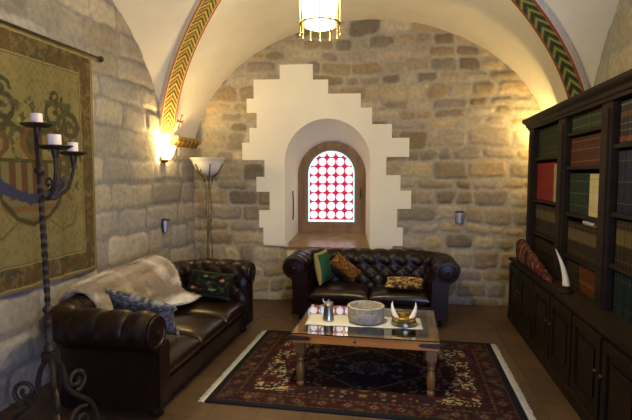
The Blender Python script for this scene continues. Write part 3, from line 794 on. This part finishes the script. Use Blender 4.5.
# ------------------------------------------------------------------ coffee table
def coffee_table():
    x0, x1, y0, y1, zt = -.765, .240, 3.20, 3.95, .40
    cx, cy = (x0 + x1) / 2, (y0 + y1) / 2; W, D = x1 - x0, y1 - y0
    t = thing('coffee_table', 'low honey pine coffee table with glass top and iron corner straps', 'table', (cx, cy, .012))
    zt -= .012; fr = .06
    f = MB()
    f.bbox(-W / 2, W / 2, -D / 2, -D / 2 + fr, zt - .062, zt, .006); f.bbox(-W / 2, W / 2, D / 2 - fr, D / 2, zt - .062, zt, .006)
    f.bbox(-W / 2, -W / 2 + fr, -D / 2 + fr - .002, D / 2 - fr + .002, zt - .062, zt, .006); f.bbox(W / 2 - fr, W / 2, -D / 2 + fr - .002, D / 2 - fr + .002, zt - .062, zt, .006)
    f.build('frame', M_wood_table, t)
    m, nt, b = nodes('table_glass'); b.inputs['Base Color'].default_value = (.75, .85, .82, 1); b.inputs['Roughness'].default_value = .03; b.inputs['IOR'].default_value = 1.6
    b.inputs['Transmission Weight'].default_value = 1
    g = MB(); g.bbox(-W / 2 - .004, W / 2 + .004, -D / 2 - .004, D / 2 + .004, zt + .0005, zt + .0085, .002); g.build('glass_top', m, t)
    u = MB(); u.box(-W / 2 + fr - .005, W / 2 - fr + .005, -D / 2 + fr - .005, D / 2 - fr + .005, zt - .058, zt - .046)
    u.build('shelf_board', mat('table_under_board', (.05, .045, .04), .6, var=.3, scale=14, bump=.1), t)
    for sx in (-1, 1):
        for sy in (-1, 1):
            l = MB(); px, py = sx * (W / 2 - .05), sy * (D / 2 - .05)
            l.bbox(px - .036, px + .036, py - .036, py + .036, zt - .14, zt - .062, .005)
            l.lathe([(.022, 0), (.027, .01), (.027, .03), (.02, .04), (.026, .06), (.031, .11), (.030, .15), (.022, .18), (.028, .19), (.028, .20), (.022, .21), (.032, .225), (.032, .25)], 16, (px, py, 0))
            l.build('leg', M_wood_leg, t, smooth=35)
            s = MB()
            a, b2 = sx * W / 2, sy * D / 2
            s.prism([(0, -.045), (0, -.008), (-.12, -.014), (-.145, -.027), (-.12, -.040)], lambda p, h: (a + sx * .003 + sx * p[0], b2 + sy * h, zt + p[1]), -.002, .004)
            s.prism([(0, -.045), (0, -.008), (-.12, -.014), (-.145, -.027), (-.12, -.040)], lambda p, h: (a + sx * h, b2 + sy * .003 + sy * p[0], zt + p[1]), -.002, .004)
            for d_ in (.03, .09): s.lathe([(.007, 0), (.005, .005), (0, .006)], 8, (a - sx * d_, b2 + sy * .004, zt - .027), M=Matrix.Rotation(sy * -PI / 2, 3, 'X'))
            s.build('corner_strap', M_iron, t)
    for sx in (-.14, .0, .16): pass
    k = MB(); k.lathe([(.011, 0), (.008, .008), (0, .01)], 10, (-.06, -D / 2, zt - .03), M=Matrix.Rotation(PI / 2, 3, 'X')); k.build('stud', M_iron, t)
coffee_table()
ZT = .4095
def runner():
    b = MB(); n_, m_ = 50, 18
    P = []
    for i in range(n_ + 1):
        row = []
        for j in range(m_ + 1):
            x = -.425 + .85 * i / n_; y = -.135 + .27 * j / m_ + .006 * math.sin(i * .5)
            row.append((x, y, .0008 + .0022 * float(vnoise(np.array(x * 18), np.array(y * 18), 5))))
        P.append(row)
    b.grid(P)
    o = b.build('table_runner', M_linen, None, smooth=80); o.location = (-.29, 3.545, ZT); o.rotation_euler = (0, 0, R(3))
    md = o.modifiers.new('thick', 'SOLIDIFY'); md.thickness = .0015; md.offset = 1
    tag(o, 'cream linen runner lying on the glass coffee table', 'table runner')
runner()
ZR = ZT + .0045
def jug():
    t = thing('pewter_jug', 'small pewter jug on the left end of the table runner', 'jug', (-.555, 3.52, ZR))
    b = MB(); b.lathe([(0, .0), (.042, 0), (.044, .006), (.041, .014), (.038, .05), (.035, .09), (.034, .118), (.037, .124), (.034, .127), (.030, .12), (.031, .06), (0, .02)], 28); b.build('body', M_pewter, t, smooth=True)
    h = MB(); h.tube([(-.034, 0, .105), (-.055, 0, .112), (-.064, 0, .09), (-.060, 0, .055), (-.040, 0, .035)], .005); h.build('handle', M_pewter, t, smooth=True)
    l = MB(); l.lathe([(.036, 0), (.037, .005), (.024, .014), (.008, .018), (.007, .028), (0, .031)], 20, (0, 0, .127)); l.tube([(-.03, 0, .135), (-.044, 0, .150), (-.038, 0, .16)], .006); l.build('lid', M_pewter, t, smooth=True)
jug()
def bowl():
    b = MB(); b.lathe([(0, 0), (.10, 0), (.122, .008), (.134, .03), (.137, .07), (.136, .112), (.138, .120), (.132, .124), (.120, .122), (.115, .11), (.113, .06), (.10, .035), (0, .028)], 48)
    o = b.build('stone_bowl', M_granite, None, smooth=50); o.location = (-.275, 3.545, ZR); tag(o, 'round grey stone bowl in the middle of the table runner', 'bowl')
bowl()
def tusk_dish():
    t = thing('tusk_dish', 'round brass and silver dish with two white tusks on the table runner', 'dish', (.005, 3.52, ZR))
    b = MB(); b.lathe([(0, 0), (.086, 0), (.092, .006), (.090, .014), (.084, .018), (.086, .055), (.092, .06), (.088, .066), (.078, .062), (.076, .03), (0, .022)], 36); b.build('bowl', M_brass, t, smooth=50)
    r = MB(); r.lathe([(.088, .008), (.0935, .01), (.0935, .024), (.088, .027)], 36, caps=False); r.build('silver_band', M_pewter, t, smooth=True)
    for sx in (-1, 1):
        k = MB(); pts = []; rad = []
        for i in range(14):
            q = i / 13; a = q * 1.9
            pts.append((sx * (.052 + .036 * math.sin(a) - .004 * q), -.02 + .012 * q, .045 + .125 * q)); rad.append(.019 * (1 - q ** 1.6) + .0015)
        k.tube(pts, rad, 10); k.build('tusk', mat('white_tusk', (.85, .80, .68), .35, var=.08, bump=.03), t, smooth=True)
tusk_dish()

# ------------------------------------------------------------------ bookcase
BX, BF, LZ = 1.25, 1.09, .65
Y_FAR, Y_NEAR = 5.29, 2.34
STILES = [(5.29, 5.11), (4.34, 4.14), (3.44, 3.265), (2.55, 2.34)]
BAYS = [(5.11, 4.34), (4.14, 3.44), (3.265, 2.55)]
SHELF = [[1.675, 1.275, .955], [1.835, 1.575, 1.215, .885], [1.695, 1.275, .955]]
TOPZ = 1.985
def bookcase():
    t = thing('bookcase', 'tall dark walnut bookcase full of books along the right wall', 'bookcase', (1.36, (Y_FAR + Y_NEAR) / 2, 0))
    ox, oy = 1.36, (Y_FAR + Y_NEAR) / 2
    def part(name, m=M_wood_dark, bm=None, smooth=False): return bm.build(name, m, t, smooth, loc=(-ox * 0, 0, 0))
    def B(*a, r=.004): return MB().bbox(a[0] - ox, a[1] - ox, a[2] - oy, a[3] - oy, a[4], a[5], r)
    B(1.575, 1.59, Y_NEAR, Y_FAR, LZ, 2.0).build('back_panel', M_wood_dark, t)
    for i, (a, b) in enumerate(STILES):
        p = B(BX, 1.58, b, a, LZ, TOPZ)
        p.bbox(BX - .012 - ox, BX + .01 - ox, (a + b) / 2 - .055 - oy, (a + b) / 2 + .055 - oy, LZ + .05, TOPZ - .06, .006)
        p.bbox(BX - .016 - ox, BX + .01 - ox, b + .01 - oy, a - .01 - oy, LZ, LZ + .05, .005)
        p.build('upright', M_wood_dark, t)
    for (a, b), zs in zip(BAYS, SHELF):
        for z in zs: B(BX + .012, 1.58, b - .002, a + .002, z - .026, z, r=.003).build('shelf', M_wood_dark, t)
    # cornice, an ogee run along the top with a return at the far end
    prof = [(0, 1.965), (.012, 1.965), (.014, 1.985), (.026, 1.995), (.032, 2.02), (.055, 2.04), (.062, 2.052), (.062, 2.075), (0, 2.078)]
    c = MB(); P = []
    for d, z in prof: P.append([(BX - d - ox, Y_NEAR - oy, z), (BX - d - ox, Y_FAR + d - oy, z), (1.60 - ox, Y_FAR + d - oy, z)])
    c.grid(P); c.box(BX - ox, 1.60 - ox, Y_NEAR - oy, Y_FAR - oy, 1.965, 2.078); c.build('cornice', M_wood_dark, t)
    # base cupboards
    b = B(BF + .02, 1.59, Y_NEAR, Y_FAR - .005, .08, LZ - .03); b.bbox(BF + .03 - ox, 1.59 - ox, Y_NEAR - oy, Y_FAR - .01 - oy, 0, .085, .004)
    b.build('base_cabinet', M_wood_dark, t)
    pl = MB(); P = [[(BF + .012 - d - ox, Y_NEAR - oy, z), (BF + .012 - d - ox, Y_FAR + .0 + d - oy, z)] for d, z in ((-.02, .0), (.012, .0), (.012, .075), (.004, .09), (-.02, .10))]
    pl.grid(P); pl.build('plinth', M_wood_dark, t)
    B(BF - .005, 1.59, Y_NEAR, Y_FAR + .02, LZ - .032, LZ, r=.009).build('ledge', M_wood_dark, t)
    n_ = 6; seg = (Y_FAR - Y_NEAR - .06) / n_
    for i in range(n_):
        a = Y_FAR - .03 - seg * i; bb = a - seg
        d = MB(); x = BF + .008 - ox
        d.bbox(x, x + .02, bb + .012 - oy, a - .012 - oy, .11, LZ - .05, .004)
        for (p, q, r_, s_) in ((bb + .012, bb + .075, .11, LZ - .05), (a - .075, a - .012, .11, LZ - .05), (bb + .07, a - .07, .11, .17), (bb + .07, a - .07, LZ - .11, LZ - .05)):
            d.bbox(x - .014, x + .006, p - oy, q - oy, r_, s_, .004)
        d.bbox(x - .008, x + .006, bb + .11 - oy, a - .11 - oy, .205, LZ - .145, .007)
        do = d.build('cupboard_door', M_wood_dark, t)
        kb = MB(); side_ = bb + .04 if i % 2 == 0 else a - .04
        kb.lathe([(.004, 0), (.005, .008), (.011, .013), (.010, .02), (0, .022)], 10, (x - .014, side_ - oy, .40), M=Matrix.Rotation(-PI / 2, 3, 'Y')); kb.build('knob', M_bronze, do, smooth=True)
bookcase()

def book_mesh(th, h, d, cover, bands, label, pages=(.45, .40, .30)):
    """spine towards -x at x=0, thickness along y 0..th, height z"""
    b = MB(); n_ = 5
    zs = [0]; cols = []
    cuts = sorted(set([0, 1] + [q for a, c, _ in bands for q in (a, c)] + ([label[0], label[1]] if label else [])))
    def colat(k):
        if label and label[0] <= k <= label[1]: return label[2]
        for a, c, cc in bands:
            if a <= k <= c: return cc
        return cover
    arc = [(.010 * (1 - math.sin(PI * i / n_)) , th * i / n_) for i in range(n_ + 1)]
    for k0, k1 in zip(cuts[:-1], cuts[1:]):
        c = colat((k0 + k1) / 2); up = .0015 if c is not cover and c is not (label[2] if label else None) else 0
        P = [[(x - up, y, h * k) for x, y in arc] for k in (k0, k1)]
        b.grid(P, c=c)
    for y in (0, th):                                                    # boards
        b.box(.008, d, y - (.002 if y else 0), y + (0 if y else .002), 0, h, cover)
    b.box(.016, d - .006, .002, th - .002, .004, h - .004, pages)
    me_o = b.build('book', M_vbook, None, fix=True); return me_o
GILT = (0.0720, 0.0510, 0.0168)
def run(bay, zb, y_from, y_to, th, h, cover, bands, label_, lab, group, depth=.20, jitter=.004, inset=.035, lean=0):
    rr = random.Random(int(zb * 1000) + bay * 7 + int(y_from * 100))
    y = y_from; first = None; k = 0
    while y - th >= y_to - .001:
        if first is None:
            o = first = book_mesh(th - .0015, h, depth, cover, bands, label_)
        else:
            o = first.copy(); COL.objects.link(o)
        o.location = (BX + inset + rr.uniform(0, jitter), y - th + .0007, zb + .0005)
        tag(o, lab, 'book', group); y -= th; k += 1
    return y
DG = (0.0108, 0.0198, 0.0126); MAR = (0.0549, 0.0171, 0.0126); REDB = (0.1800, 0.0136, 0.0120); CRM = (0.3080, 0.2632, 0.1680); NVY = (0.0108, 0.0117, 0.0297); BRN = (0.0252, 0.0180, 0.0108); TAN = (0.0891, 0.0666, 0.0306); TEAL = (0.0081, 0.0171, 0.0189)
B1, B2, B3 = BAYS
g1 = [(.12, .14, GILT), (.30, .32, GILT), (.68, .70, GILT), (.86, .88, GILT)]
# far bay
y = run(0, SHELF[0][0], B1[0] - .01, B1[1] + .11, .046, .27, DG, g1, None, 'dark green book in the run on the top shelf of the far bay', 'dark green books on the top shelf of the far bay')
run(0, SHELF[0][0], y, B1[1] + .005, .048, .28, (.08, .02, .010), g1, None, 'rust red book at the near end of the top shelf of the far bay', 'rust red books on the top shelf of the far bay')
y = run(0, SHELF[0][1], B1[0] - .01, B1[1] + .16, .055, .345, REDB, [(.20, .22, GILT), (.78, .80, GILT)], None, 'bright red book in the run on the second shelf of the far bay', 'bright red books on the second shelf of the far bay')
run(0, SHELF[0][1], y, B1[1] + .005, .04, .33, CRM, [(.7, .74, (.25, .16, .06))], None, 'cream book beside the bright red run in the far bay', 'cream books in the far bay')
run(0, SHELF[0][2], B1[0] - .01, B1[1] + .005, .045, .27, BRN, [(.12, .14, GILT)], (.50, .82, TAN), 'brown book with tan spine label on the third shelf of the far bay', 'tan labelled books on the third shelf of the far bay')
run(0, LZ, B1[0] - .01, B1[1] + .005, .046, .24, (.016, .013, .009), g1, None, 'dark brown book on the bottom row of the far bay', 'dark brown books on the bottom row of the far bay')
# middle bay
run(1, SHELF[1][0], B2[0] - .008, B2[1] + .006, .042, .125, (.022, .034, .012), [(.25, .29, (.12, .10, .03)), (.70, .74, (.12, .10, .03))], (.36, .6, (.022, .032, .04)), 'short green book with gilt bands on the top shelf of the middle bay', 'short green books on the top shelf of the middle bay')
run(1, SHELF[1][1], B2[0] - .008, B2[1] + .006, .040, .215, MAR, [(.15, .17, (.2, .1, .04)), (.55, .57, (.2, .1, .04)), (.85, .87, (.2, .1, .04))], None, 'maroon book on the second shelf of the middle bay', 'maroon books on the second shelf of the middle bay')
y = run(1, SHELF[1][2], B2[0] - .008, B2[1] + .26, .046, .305, (.010, .024, .017), [(.2, .215, (.10, .10, .05)), (.5, .515, (.10, .10, .05)), (.8, .815, (.10, .10, .05))], None, 'dark green book in the run beside the cream books of the middle bay', 'dark green books on the third shelf of the middle bay')
run(1, SHELF[1][2], y, B2[1] + .006, .046, .30, (.46, .41, .26), [(.12, .14, (.4, .3, .12)), (.86, .88, (.4, .3, .12))], None, 'cream book in the pale run on the third shelf of the middle bay', 'cream books on the third shelf of the middle bay')
run(1, SHELF[1][3], B2[0] - .008, B2[1] + .006, .044, .26, BRN, [(.1, .12, GILT), (.9, .92, GILT)], (.46, .80, TAN), 'brown book with tan spine label on the fourth shelf of the middle bay', 'tan labelled books on the fourth shelf of the middle bay')
y = run(1, LZ, B2[0] - .008, B2[0] - .3, .044, .19, (.016, .013, .009), g1, None, 'dark brown book at the far end of the bottom row of the middle bay', 'dark brown books on the bottom row of the middle bay')
run(1, LZ, y, B2[1] + .006, .046, .19, (.085, .024, .009), [(.3, .45, (.15, .065, .018)), (.8, .84, GILT)], None, 'rust red book at the near end of the bottom row of the middle bay', 'rust red books on the bottom row of the middle bay')
fb = book_mesh(.03, .22, .15, (.40, .42, .46), [], None); fb.rotation_euler = (R(-90), 0, 0); fb.location = (BX + .03, B2[1] + .10, SHELF[1][3] + .295)
fb.location = (BX + .025, 3.56, SHELF[1][3] + .2935)
tag(fb, 'pale grey book lying flat on top of the tan labelled row of the middle bay', 'book')
# near bay
run(2, SHELF[2][0], B3[0] - .008, B3[1] + .006, .042, .255, (.012, .012, .020), [(.05, .17, (.12, .028, .014)), (.30, .32, (.12, .095, .04)), (.46, .48, (.12, .095, .04)), (.62, .74, (.085, .025, .014)), (.9, .93, (.12, .095, .04))], None, 'navy book with red bands on the top shelf of the near bay', 'navy and red banded books on the top shelf of the near bay')
run(2, SHELF[2][1], B3[0] - .008, B3[1] + .006, .046, .375, NVY, [(.15, .16, (.12, .10, .09)), (.5, .51, (.12, .10, .09)), (.84, .85, (.12, .10, .09))], None, 'navy blue book on the second shelf of the near bay', 'navy books on the second shelf of the near bay')
run(2, SHELF[2][2], B3[0] - .008, B3[1] + .006, .044, .275, BRN, [(.1, .12, GILT), (.9, .92, GILT)], (.45, .80, TAN), 'brown book with tan spine label on the third shelf of the near bay', 'tan labelled books on the third shelf of the near bay')
run(2, LZ, B3[0] - .008, B3[1] + .006, .05, .27, TEAL, [(.2, .21, (.06, .08, .07)), (.8, .81, (.06, .08, .07))], None, 'dark teal book on the bottom row of the near bay', 'dark teal books on the bottom row of the near bay')

# things on the ledge
def tusk_stand():
    t = thing('tusk_ornament', 'tall cream curved tusk ornament on the ledge of the bookcase', 'ornament', (1.165, 3.74, LZ))
    b = MB(); b.lathe([(.05, 0), (.055, .008), (.05, .02), (.034, .028), (.03, .045), (.034, .05), (0, .05)], 24); b.build('base', M_wood_dark, t, smooth=40)
    k = MB(); pts = []; rad = []
    for i in range(20):
        q = i / 19; pts.append((.005 - .075 * q ** 1.7, .02 * q, .045 + .27 * q)); rad.append(.024 * (1 - q) ** .8 + .002)
    k.tube(pts, rad, 12); k.build('tusk', M_ivory, t, smooth=True)
tusk_stand()
def kilim():
    b = MB(); n_ = 60; m_ = 18; P = []; C = []
    for i in range(n_ + 1):
        q = i / n_; y = 5.06 - 1.0 * q; hgt = (.20 * (1 - q) ** .9 + .03); wd = .052 * (1 - .35 * q)
        if i in (0, n_): hgt *= .6; wd *= .6
        row = []
        for j in range(m_):
            a = 2 * PI * j / m_; ca, sa = math.cos(a), math.sin(a)
            x = 1.15 + wd * math.copysign(abs(ca) ** .7, ca); z = LZ + hgt / 2 + hgt / 2 * math.copysign(abs(sa) ** .8, sa)
            row.append((x, y, z)); k = float(fbm(np.array(y * 30), np.array(z * 30 + a * 2), 5, 2)); 
            C.append((.11, .012, .010) if k > .53 else ((.12, .055, .02) if k > .47 else ((.20, .15, .10) if k > .43 else (.03, .012, .02))))
        row.append(row[0]); P.append(row)
    V = [p for row in P for p in row[:-1]]
    f = [(i * m_ + j, i * m_ + (j + 1) % m_, (i + 1) * m_ + (j + 1) % m_, (i + 1) * m_ + j) for i in range(n_) for j in range(m_)]
    b.v = V; b.f = f + [tuple(range(m_)), tuple(n_ * m_ + j for j in range(m_))]; b.c = C
    o = b.build('kilim_bolster', M_vcloth, None, smooth=60); tag(o, 'red patterned wedge shaped bolster lying at the far end of the bookcase ledge', 'bolster')
kilim()

# ------------------------------------------------------------------ lamps
M_bulb = emit('bulb_glow', (1, .86, .55), 9)
def lantern():
    cx, cy = -.50, 2.83; zb = 2.34
    t = thing('hanging_lantern', 'round metal lantern with glowing glass hanging from the vault', 'lamp', (cx, cy, zb))
    top = Z0 + HH - zb - .04
    g = MB(); g.lathe([(.085, .03), (.088, .05), (.088, .33), (.08, .35)], 28, caps=False); g.build('glass_cylinder', emit('lantern_glass', (1, .88, .60), 1.6, .55), t, smooth=True)
    b = MB(); b.lathe([(0, .10), (.02, .11), (.034, .15), (.034, .19), (.018, .24), (.015, .27), (0, .27)], 16); b.build('bulb', M_bulb, t, smooth=True)
    for z_ in (.045, .33):
        fr = MB(); P = [(.115 * math.cos(2 * PI * k / 36), .115 * math.sin(2 * PI * k / 36), z_) for k in range(37)]; fr.tube(P, .006, 8)
        for k in range(3):
            a = 2 * PI * k / 3; fr.tube([(.085 * math.cos(a), .085 * math.sin(a), z_ + .003), (.116 * math.cos(a), .116 * math.sin(a), z_ + .003)], .004, 6)
        fr.build('ring', M_bronze, t, smooth=True)
    fr = MB(); fr.lathe([(.12, .335), (.09, .37), (.05, .40), (.012, .42), (.008, .44)], 28, caps=False); fr.build('cap', M_bronze, t, smooth=True)
    for k in range(12):
        a = 2 * PI * (k + .3) / 12; r_ = MB(); r_.tube([(.118 * math.cos(a), .118 * math.sin(a), z_) for z_ in (-.01, .10, .22, .345)], .0042, 6)
        r_.lathe([(0, -.024), (.006, -.016), (.004, -.004), (0, 0)], 8, (.118 * math.cos(a), .118 * math.sin(a), -.006)); r_.build('rod', M_bronze, t, smooth=True)
    c = MB(); z_ = .43; k = 0
    while z_ < top - .03:
        P = [((.010 * math.cos(2 * PI * i / 12)) * (1 if k % 2 else 0), (.010 * math.cos(2 * PI * i / 12)) * (0 if k % 2 else 1), z_ + .02 + .02 * math.sin(2 * PI * i / 12)) for i in range(13)]; c.tube(P, .003, 6); z_ += .03; k += 1
    c.build('chain', M_bronze, t, smooth=True)
    k_ = MB(); k_.lathe([(.0, top - .03), (.03, top - .025), (.05, top + .01), (.05, top + .045)], 20); k_.build('ceiling_rose', M_bronze, t, smooth=True)
    light('lantern_light', 'POINT', (cx, cy, zb + .20), LANTERN_W, WARM, .06)
lantern()
def sconce(x, y, z, sgn, label):
    """half bowl glass uplighter on a side wall; sgn +1 faces +x"""
    t = thing('wall_sconce', label, 'lamp', (x, y, z))
    s = MB(); P = []
    for i in range(13):
        q = i / 12; r_ = .035 + .085 * q ** .6; zz = -.10 + .15 * q ** 1.3
        P.append([(sgn * (.012 + r_ * math.sin(PI * k / 20)), r_ * math.cos(PI * k / 20), zz) for k in range(21)])
    s.grid(P); s.build('glass_bowl', emit('sconce_glass', (1, .80, .40), 3.2, .25), t, smooth=True)
    b = MB(); b.bbox(-.004 if sgn > 0 else -.012, .012 if sgn > 0 else .004, -.05, .05, -.13, .0, .004); b.lathe([(0, -.135), (.02, -.13), (.038, -.10), (.03, -.09)], 14, (sgn * .02, 0, 0)); b.build('bracket', M_bronze, t)
    light('sconce_light', 'POINT', (x + sgn * .07, y, z + .02), SCONCE_W, AMBER, .03)
sconce(XL + .018, 4.72, 1.77, 1, 'glowing half bowl wall light below the painted corbel')
sconce(XR - .022, 5.50, 1.80, -1, 'wall light hidden between the bookcase and the back wall')

def floor_lamp():
    x, y = -2.20, 5.16
    t = thing('floor_lamp', 'bronze torchiere floor lamp with white glass bowl behind the left sofa', 'lamp', (x, y, 0))
    b = MB(); b.lathe([(0, 0), (.13, 0), (.135, .012), (.12, .025), (.05, .04), (.025, .06), (0, .065)], 28); b.build('base', M_bronze, t, smooth=40)
    for k in range(3):
        a = 2 * PI * k / 3 + .5; r_ = MB(); P = []
        for i in range(30):
            q = i / 29; z_ = .04 + 1.43 * q; rd = .026 + .008 * math.sin(q * 18) if q < .93 else .026 + (q - .93) / .07 * .04
            P.append((rd * math.cos(a + q * .6), rd * math.sin(a + q * .6), z_))
        r_.tube(P, .007, 8); r_.build('stem_rod', M_bronze, t, smooth=True)
    rr = random.Random(2)
    for k in range(18):
        z_ = .75 + .045 * k if k < 10 else 1.44 + .05 * ((k - 10) % 3); a = k * 2.4; rd = .03 if k < 10 else .09 + .03 * ((k - 10) % 3)
        l = MB(); s_ = .030; dx, dy = math.cos(a), math.sin(a)
        pts = [(0, 0), (.35, .4), (0, 1.0), (-.35, .4)]
        vs = [(rd * dx - dy * p * s_ + dx * .012 * q, rd * dy + dx * p * s_ + dy * .012 * q, z_ + q * s_ * 1.4) for p, q in pts]
        vs2 = [(a_ + dx * .004, b_ + dy * .004, c_) for a_, b_, c_ in vs]
        l.add(vs + vs2, [(0, 1, 2, 3), (7, 6, 5, 4), (0, 4, 5, 1), (1, 5, 6, 2), (2, 6, 7, 3), (3, 7, 4, 0)]); l.build('leaf', M_bronze, t)
    for k in range(6):
        a = 2 * PI * k / 6; h = MB(); h.tube([(.03 * math.cos(a), .03 * math.sin(a), 1.44), (.075 * math.cos(a), .075 * math.sin(a), 1.49), (.125 * math.cos(a), .125 * math.sin(a), 1.54), (.175 * math.cos(a), .175 * math.sin(a), 1.635)], .006, 8); h.build('bowl_bracket', M_bronze, t, smooth=True)
    g = MB(); g.lathe([(0, 1.495), (.05, 1.505), (.10, 1.535), (.14, 1.58), (.168, 1.635), (.19, 1.685), (.207, 1.695), (.207, 1.702), (.186, 1.697), (.16, 1.64), (.13, 1.59), (.09, 1.55), (0, 1.51)], 36)
    g.build('glass_bowl', mat('opal_glass', (.78, .74, .64), .25, var=.08, scale=8, bump=.02), t, smooth=60)
floor_lamp()

# ------------------------------------------------------------------ small metal wall cups
def wall_cup(label, loc, rz, shade):
    """pocket shaped metal wall fitting, back plate on local y=0, facing -y"""
    t = thing('wall_cup', label, 'wall fitting', loc, rz)
    p = MB(); p.bbox(-.046, .046, -.008, .01, -.078, .070, .006); p.build('back_plate', M_darkmetal, t)
    c = MB(); P = []
    for i in range(9):
        q = i / 8; r_ = .034 + .014 * q; P.append([(r_ * math.cos(PI * k / 14), -.012 - r_ * .9 * math.sin(PI * k / 14), -.07 + .125 * q) for k in range(15)])
    c.grid(P); c.f.append(tuple(range(15))); c.build('cup', M_steel, t, smooth=True)
    r_ = MB(); r_.tube([(.050 * math.cos(PI * k / 14), -.012 - .045 * math.sin(PI * k / 14), .056) for k in range(15)], .006, 8); r_.build('rim', M_darkmetal, t, smooth=True)
wall_cup('small steel wall cup on the left wall above the sofa back', (XL + .022, 4.70, .98), PI / 2, 0)
q = Vector((XL, YL, 0)) + Matrix.Rotation(PHI, 3, 'Z') @ Vector((3.16, -.022, 1.03))
wall_cup('small steel wall cup on the back wall right of the window', q, PHI, 1)

# ------------------------------------------------------------------ wrought iron candle stand
def candelabrum():
    bx, by = -1.748, 2.10
    t = thing('candle_stand', 'tall wrought iron candle stand with scrolled feet in front of the tapestry', 'candle stand', (bx, by, .004)); t.rotation_euler = (0, R(-1.3), 0)
    # twisted square pole
    p = MB(); P = []; n_ = 150
    for i in range(n_ + 1):
        z_ = .61 + 1.10 * i / n_; tw = max(0, min(1, (z_ - .72) / .75)) * 26
        row = []
        for k in range(9):
            a = tw + k * PI / 4; r_ = .0155 if k % 2 == 0 else .0118; row.append((r_ * math.cos(a), r_ * math.sin(a), z_))
        P.append(row)
    p.grid(P); p.build('pole', M_iron, t, smooth=50)
    c = MB(); c.bbox(-.035, .035, -.035, .035, .555, .61, .008); c.lathe([(.02, .605), (.03, .615), (.03, .63), (.018, .655)], 16)
    c.build('collar', M_iron, t, smooth=40)
    for z_ in (.80, 1.50):
        c = MB(); c.lathe([(.014, z_), (.025, z_ + .015), (.025, z_ + .03), (.014, z_ + .045)], 16); c.build('knop', M_iron, t, smooth=40)
    def spiral(c0, r0, a0_, turns, sg, n=30): return [(c0[0] + r0 * (1 - .8 * k / n) * math.cos(a0_ + sg * turns * 2 * PI * k / n), c0[1] + r0 * (1 - .8 * k / n) * math.sin(a0_ + sg * turns * 2 * PI * k / n)) for k in range(n + 1)]
    for k in range(3):
        a = R(195) + k * 2 * PI / 3; dx, dy = math.cos(a), math.sin(a)
        l = MB()
        pts = [(.03, .59), (.035, .55), (.055, .51), (.07, .45), (.075, .40), (.11, .345), (.16, .30), (.215, .25), (.25, .17), (.265, .09), (.28, .03), (.305, .016)]
        # smooth the polyline
        sm = []
        for i in range(len(pts) - 1):
            p0 = pts[max(i - 1, 0)]; p1 = pts[i]; p2 = pts[i + 1]; p3 = pts[min(i + 2, len(pts) - 1)]
            for q_ in range(5):
                u_ = q_ / 5; sm.append(tuple(.5 * (2 * p1[d] + (p2[d] - p0[d]) * u_ + (2 * p0[d] - 5 * p1[d] + 4 * p2[d] - p3[d]) * u_ ** 2 + (3 * p1[d] - p0[d] - 3 * p2[d] + p3[d]) * u_ ** 3) for d in (0, 1)))
        sm.append(pts[-1])
        l.tube([(r_ * dx, r_ * dy, z_) for r_, z_ in sm], .0135, 8)
        for cc, r0, aa, tn, sg in (((.135, .405), .062, R(-90), 1.35, 1), ((.15, .17), .08, R(60), 1.3, 1)):
            l.tube([(r_ * dx, r_ * dy, z_) for r_, z_ in spiral(cc, r0, aa, tn, sg)], .011, 8)
        l.bbox(.0, .0001, 0, .0001, .3, .3001, .00001) if False else None
        l.lathe([(.022, 0), (.026, .006), (.02, .02), (0, .022)], 12, (.305 * dx, .305 * dy, 0)); l.build('scroll_leg', M_iron, t, smooth=True)
    cands = []
    def pan(px, py, pz, r_, arm):
        b = MB(); b.lathe([(0, pz - .006), (.02, pz - .006), (r_ * .7, pz - .003), (r_, pz + .010), (r_ * 1.0, pz + .014), (r_ * .68, pz + .001), (0, pz)], 28, (px, py, 0)); b.lathe([(.012, pz - .05), (.018, pz - .02), (.02, pz - .004)], 12, (px, py, 0)); b.build('drip_pan', M_iron, t, smooth=45)
        if arm:
            m = MB(); m.tube([(0, 0, 1.40), (px * .4, py * .4, 1.38), (px * .8, py * .8, 1.43), (px * .98, py * .98, 1.52), (px, py, pz - .04)], .009, 8)
            sp = spiral((math.hypot(px, py) * .5, 1.46), .035, R(-90), 1.2, 1); L_ = math.hypot(px, py); m.tube([(r2 * px / L_, r2 * py / L_, z_) for r2, z_ in sp], .006, 6); m.build('arm', M_iron, t, smooth=True)
    pan(0, 0, 1.74, .075, False); pan(.125, -.04, 1.625, .08, True); pan(.085, .14, 1.605, .07, True)
    for (px, py, pz, r_, h, lab) in ((0, 0, 1.74, .027, .062, 'short white pillar candle on the highest pan of the candle stand'), (.125, -.04, 1.625, .030, .066, 'white pillar candle on the nearer low pan of the candle stand'), (.085, .14, 1.605, .026, .062, 'white pillar candle on the farther low pan, partly behind another candle')):
        o = thing('pillar_candle', lab, 'candle', (bx + px - .0227 * pz, by + py, pz + .0045 + .0227 * px)); o.rotation_euler = (0, R(-1.3), 0); b = MB()
        b.lathe([(0, 0), (r_, 0), (r_ * 1.0, h - .004), (r_ * .95, h), (r_ * .7, h - .006), (0, h - .009)], 24); b.build('wax', M_wax, o, smooth=50)
        k = MB(); k.tube([(0, 0, h - .010), (.001, 0, h - .002), (.002, 0, h + .006)], .0014, 6); k.build('wick', M_darkmetal, o)
candelabrum()
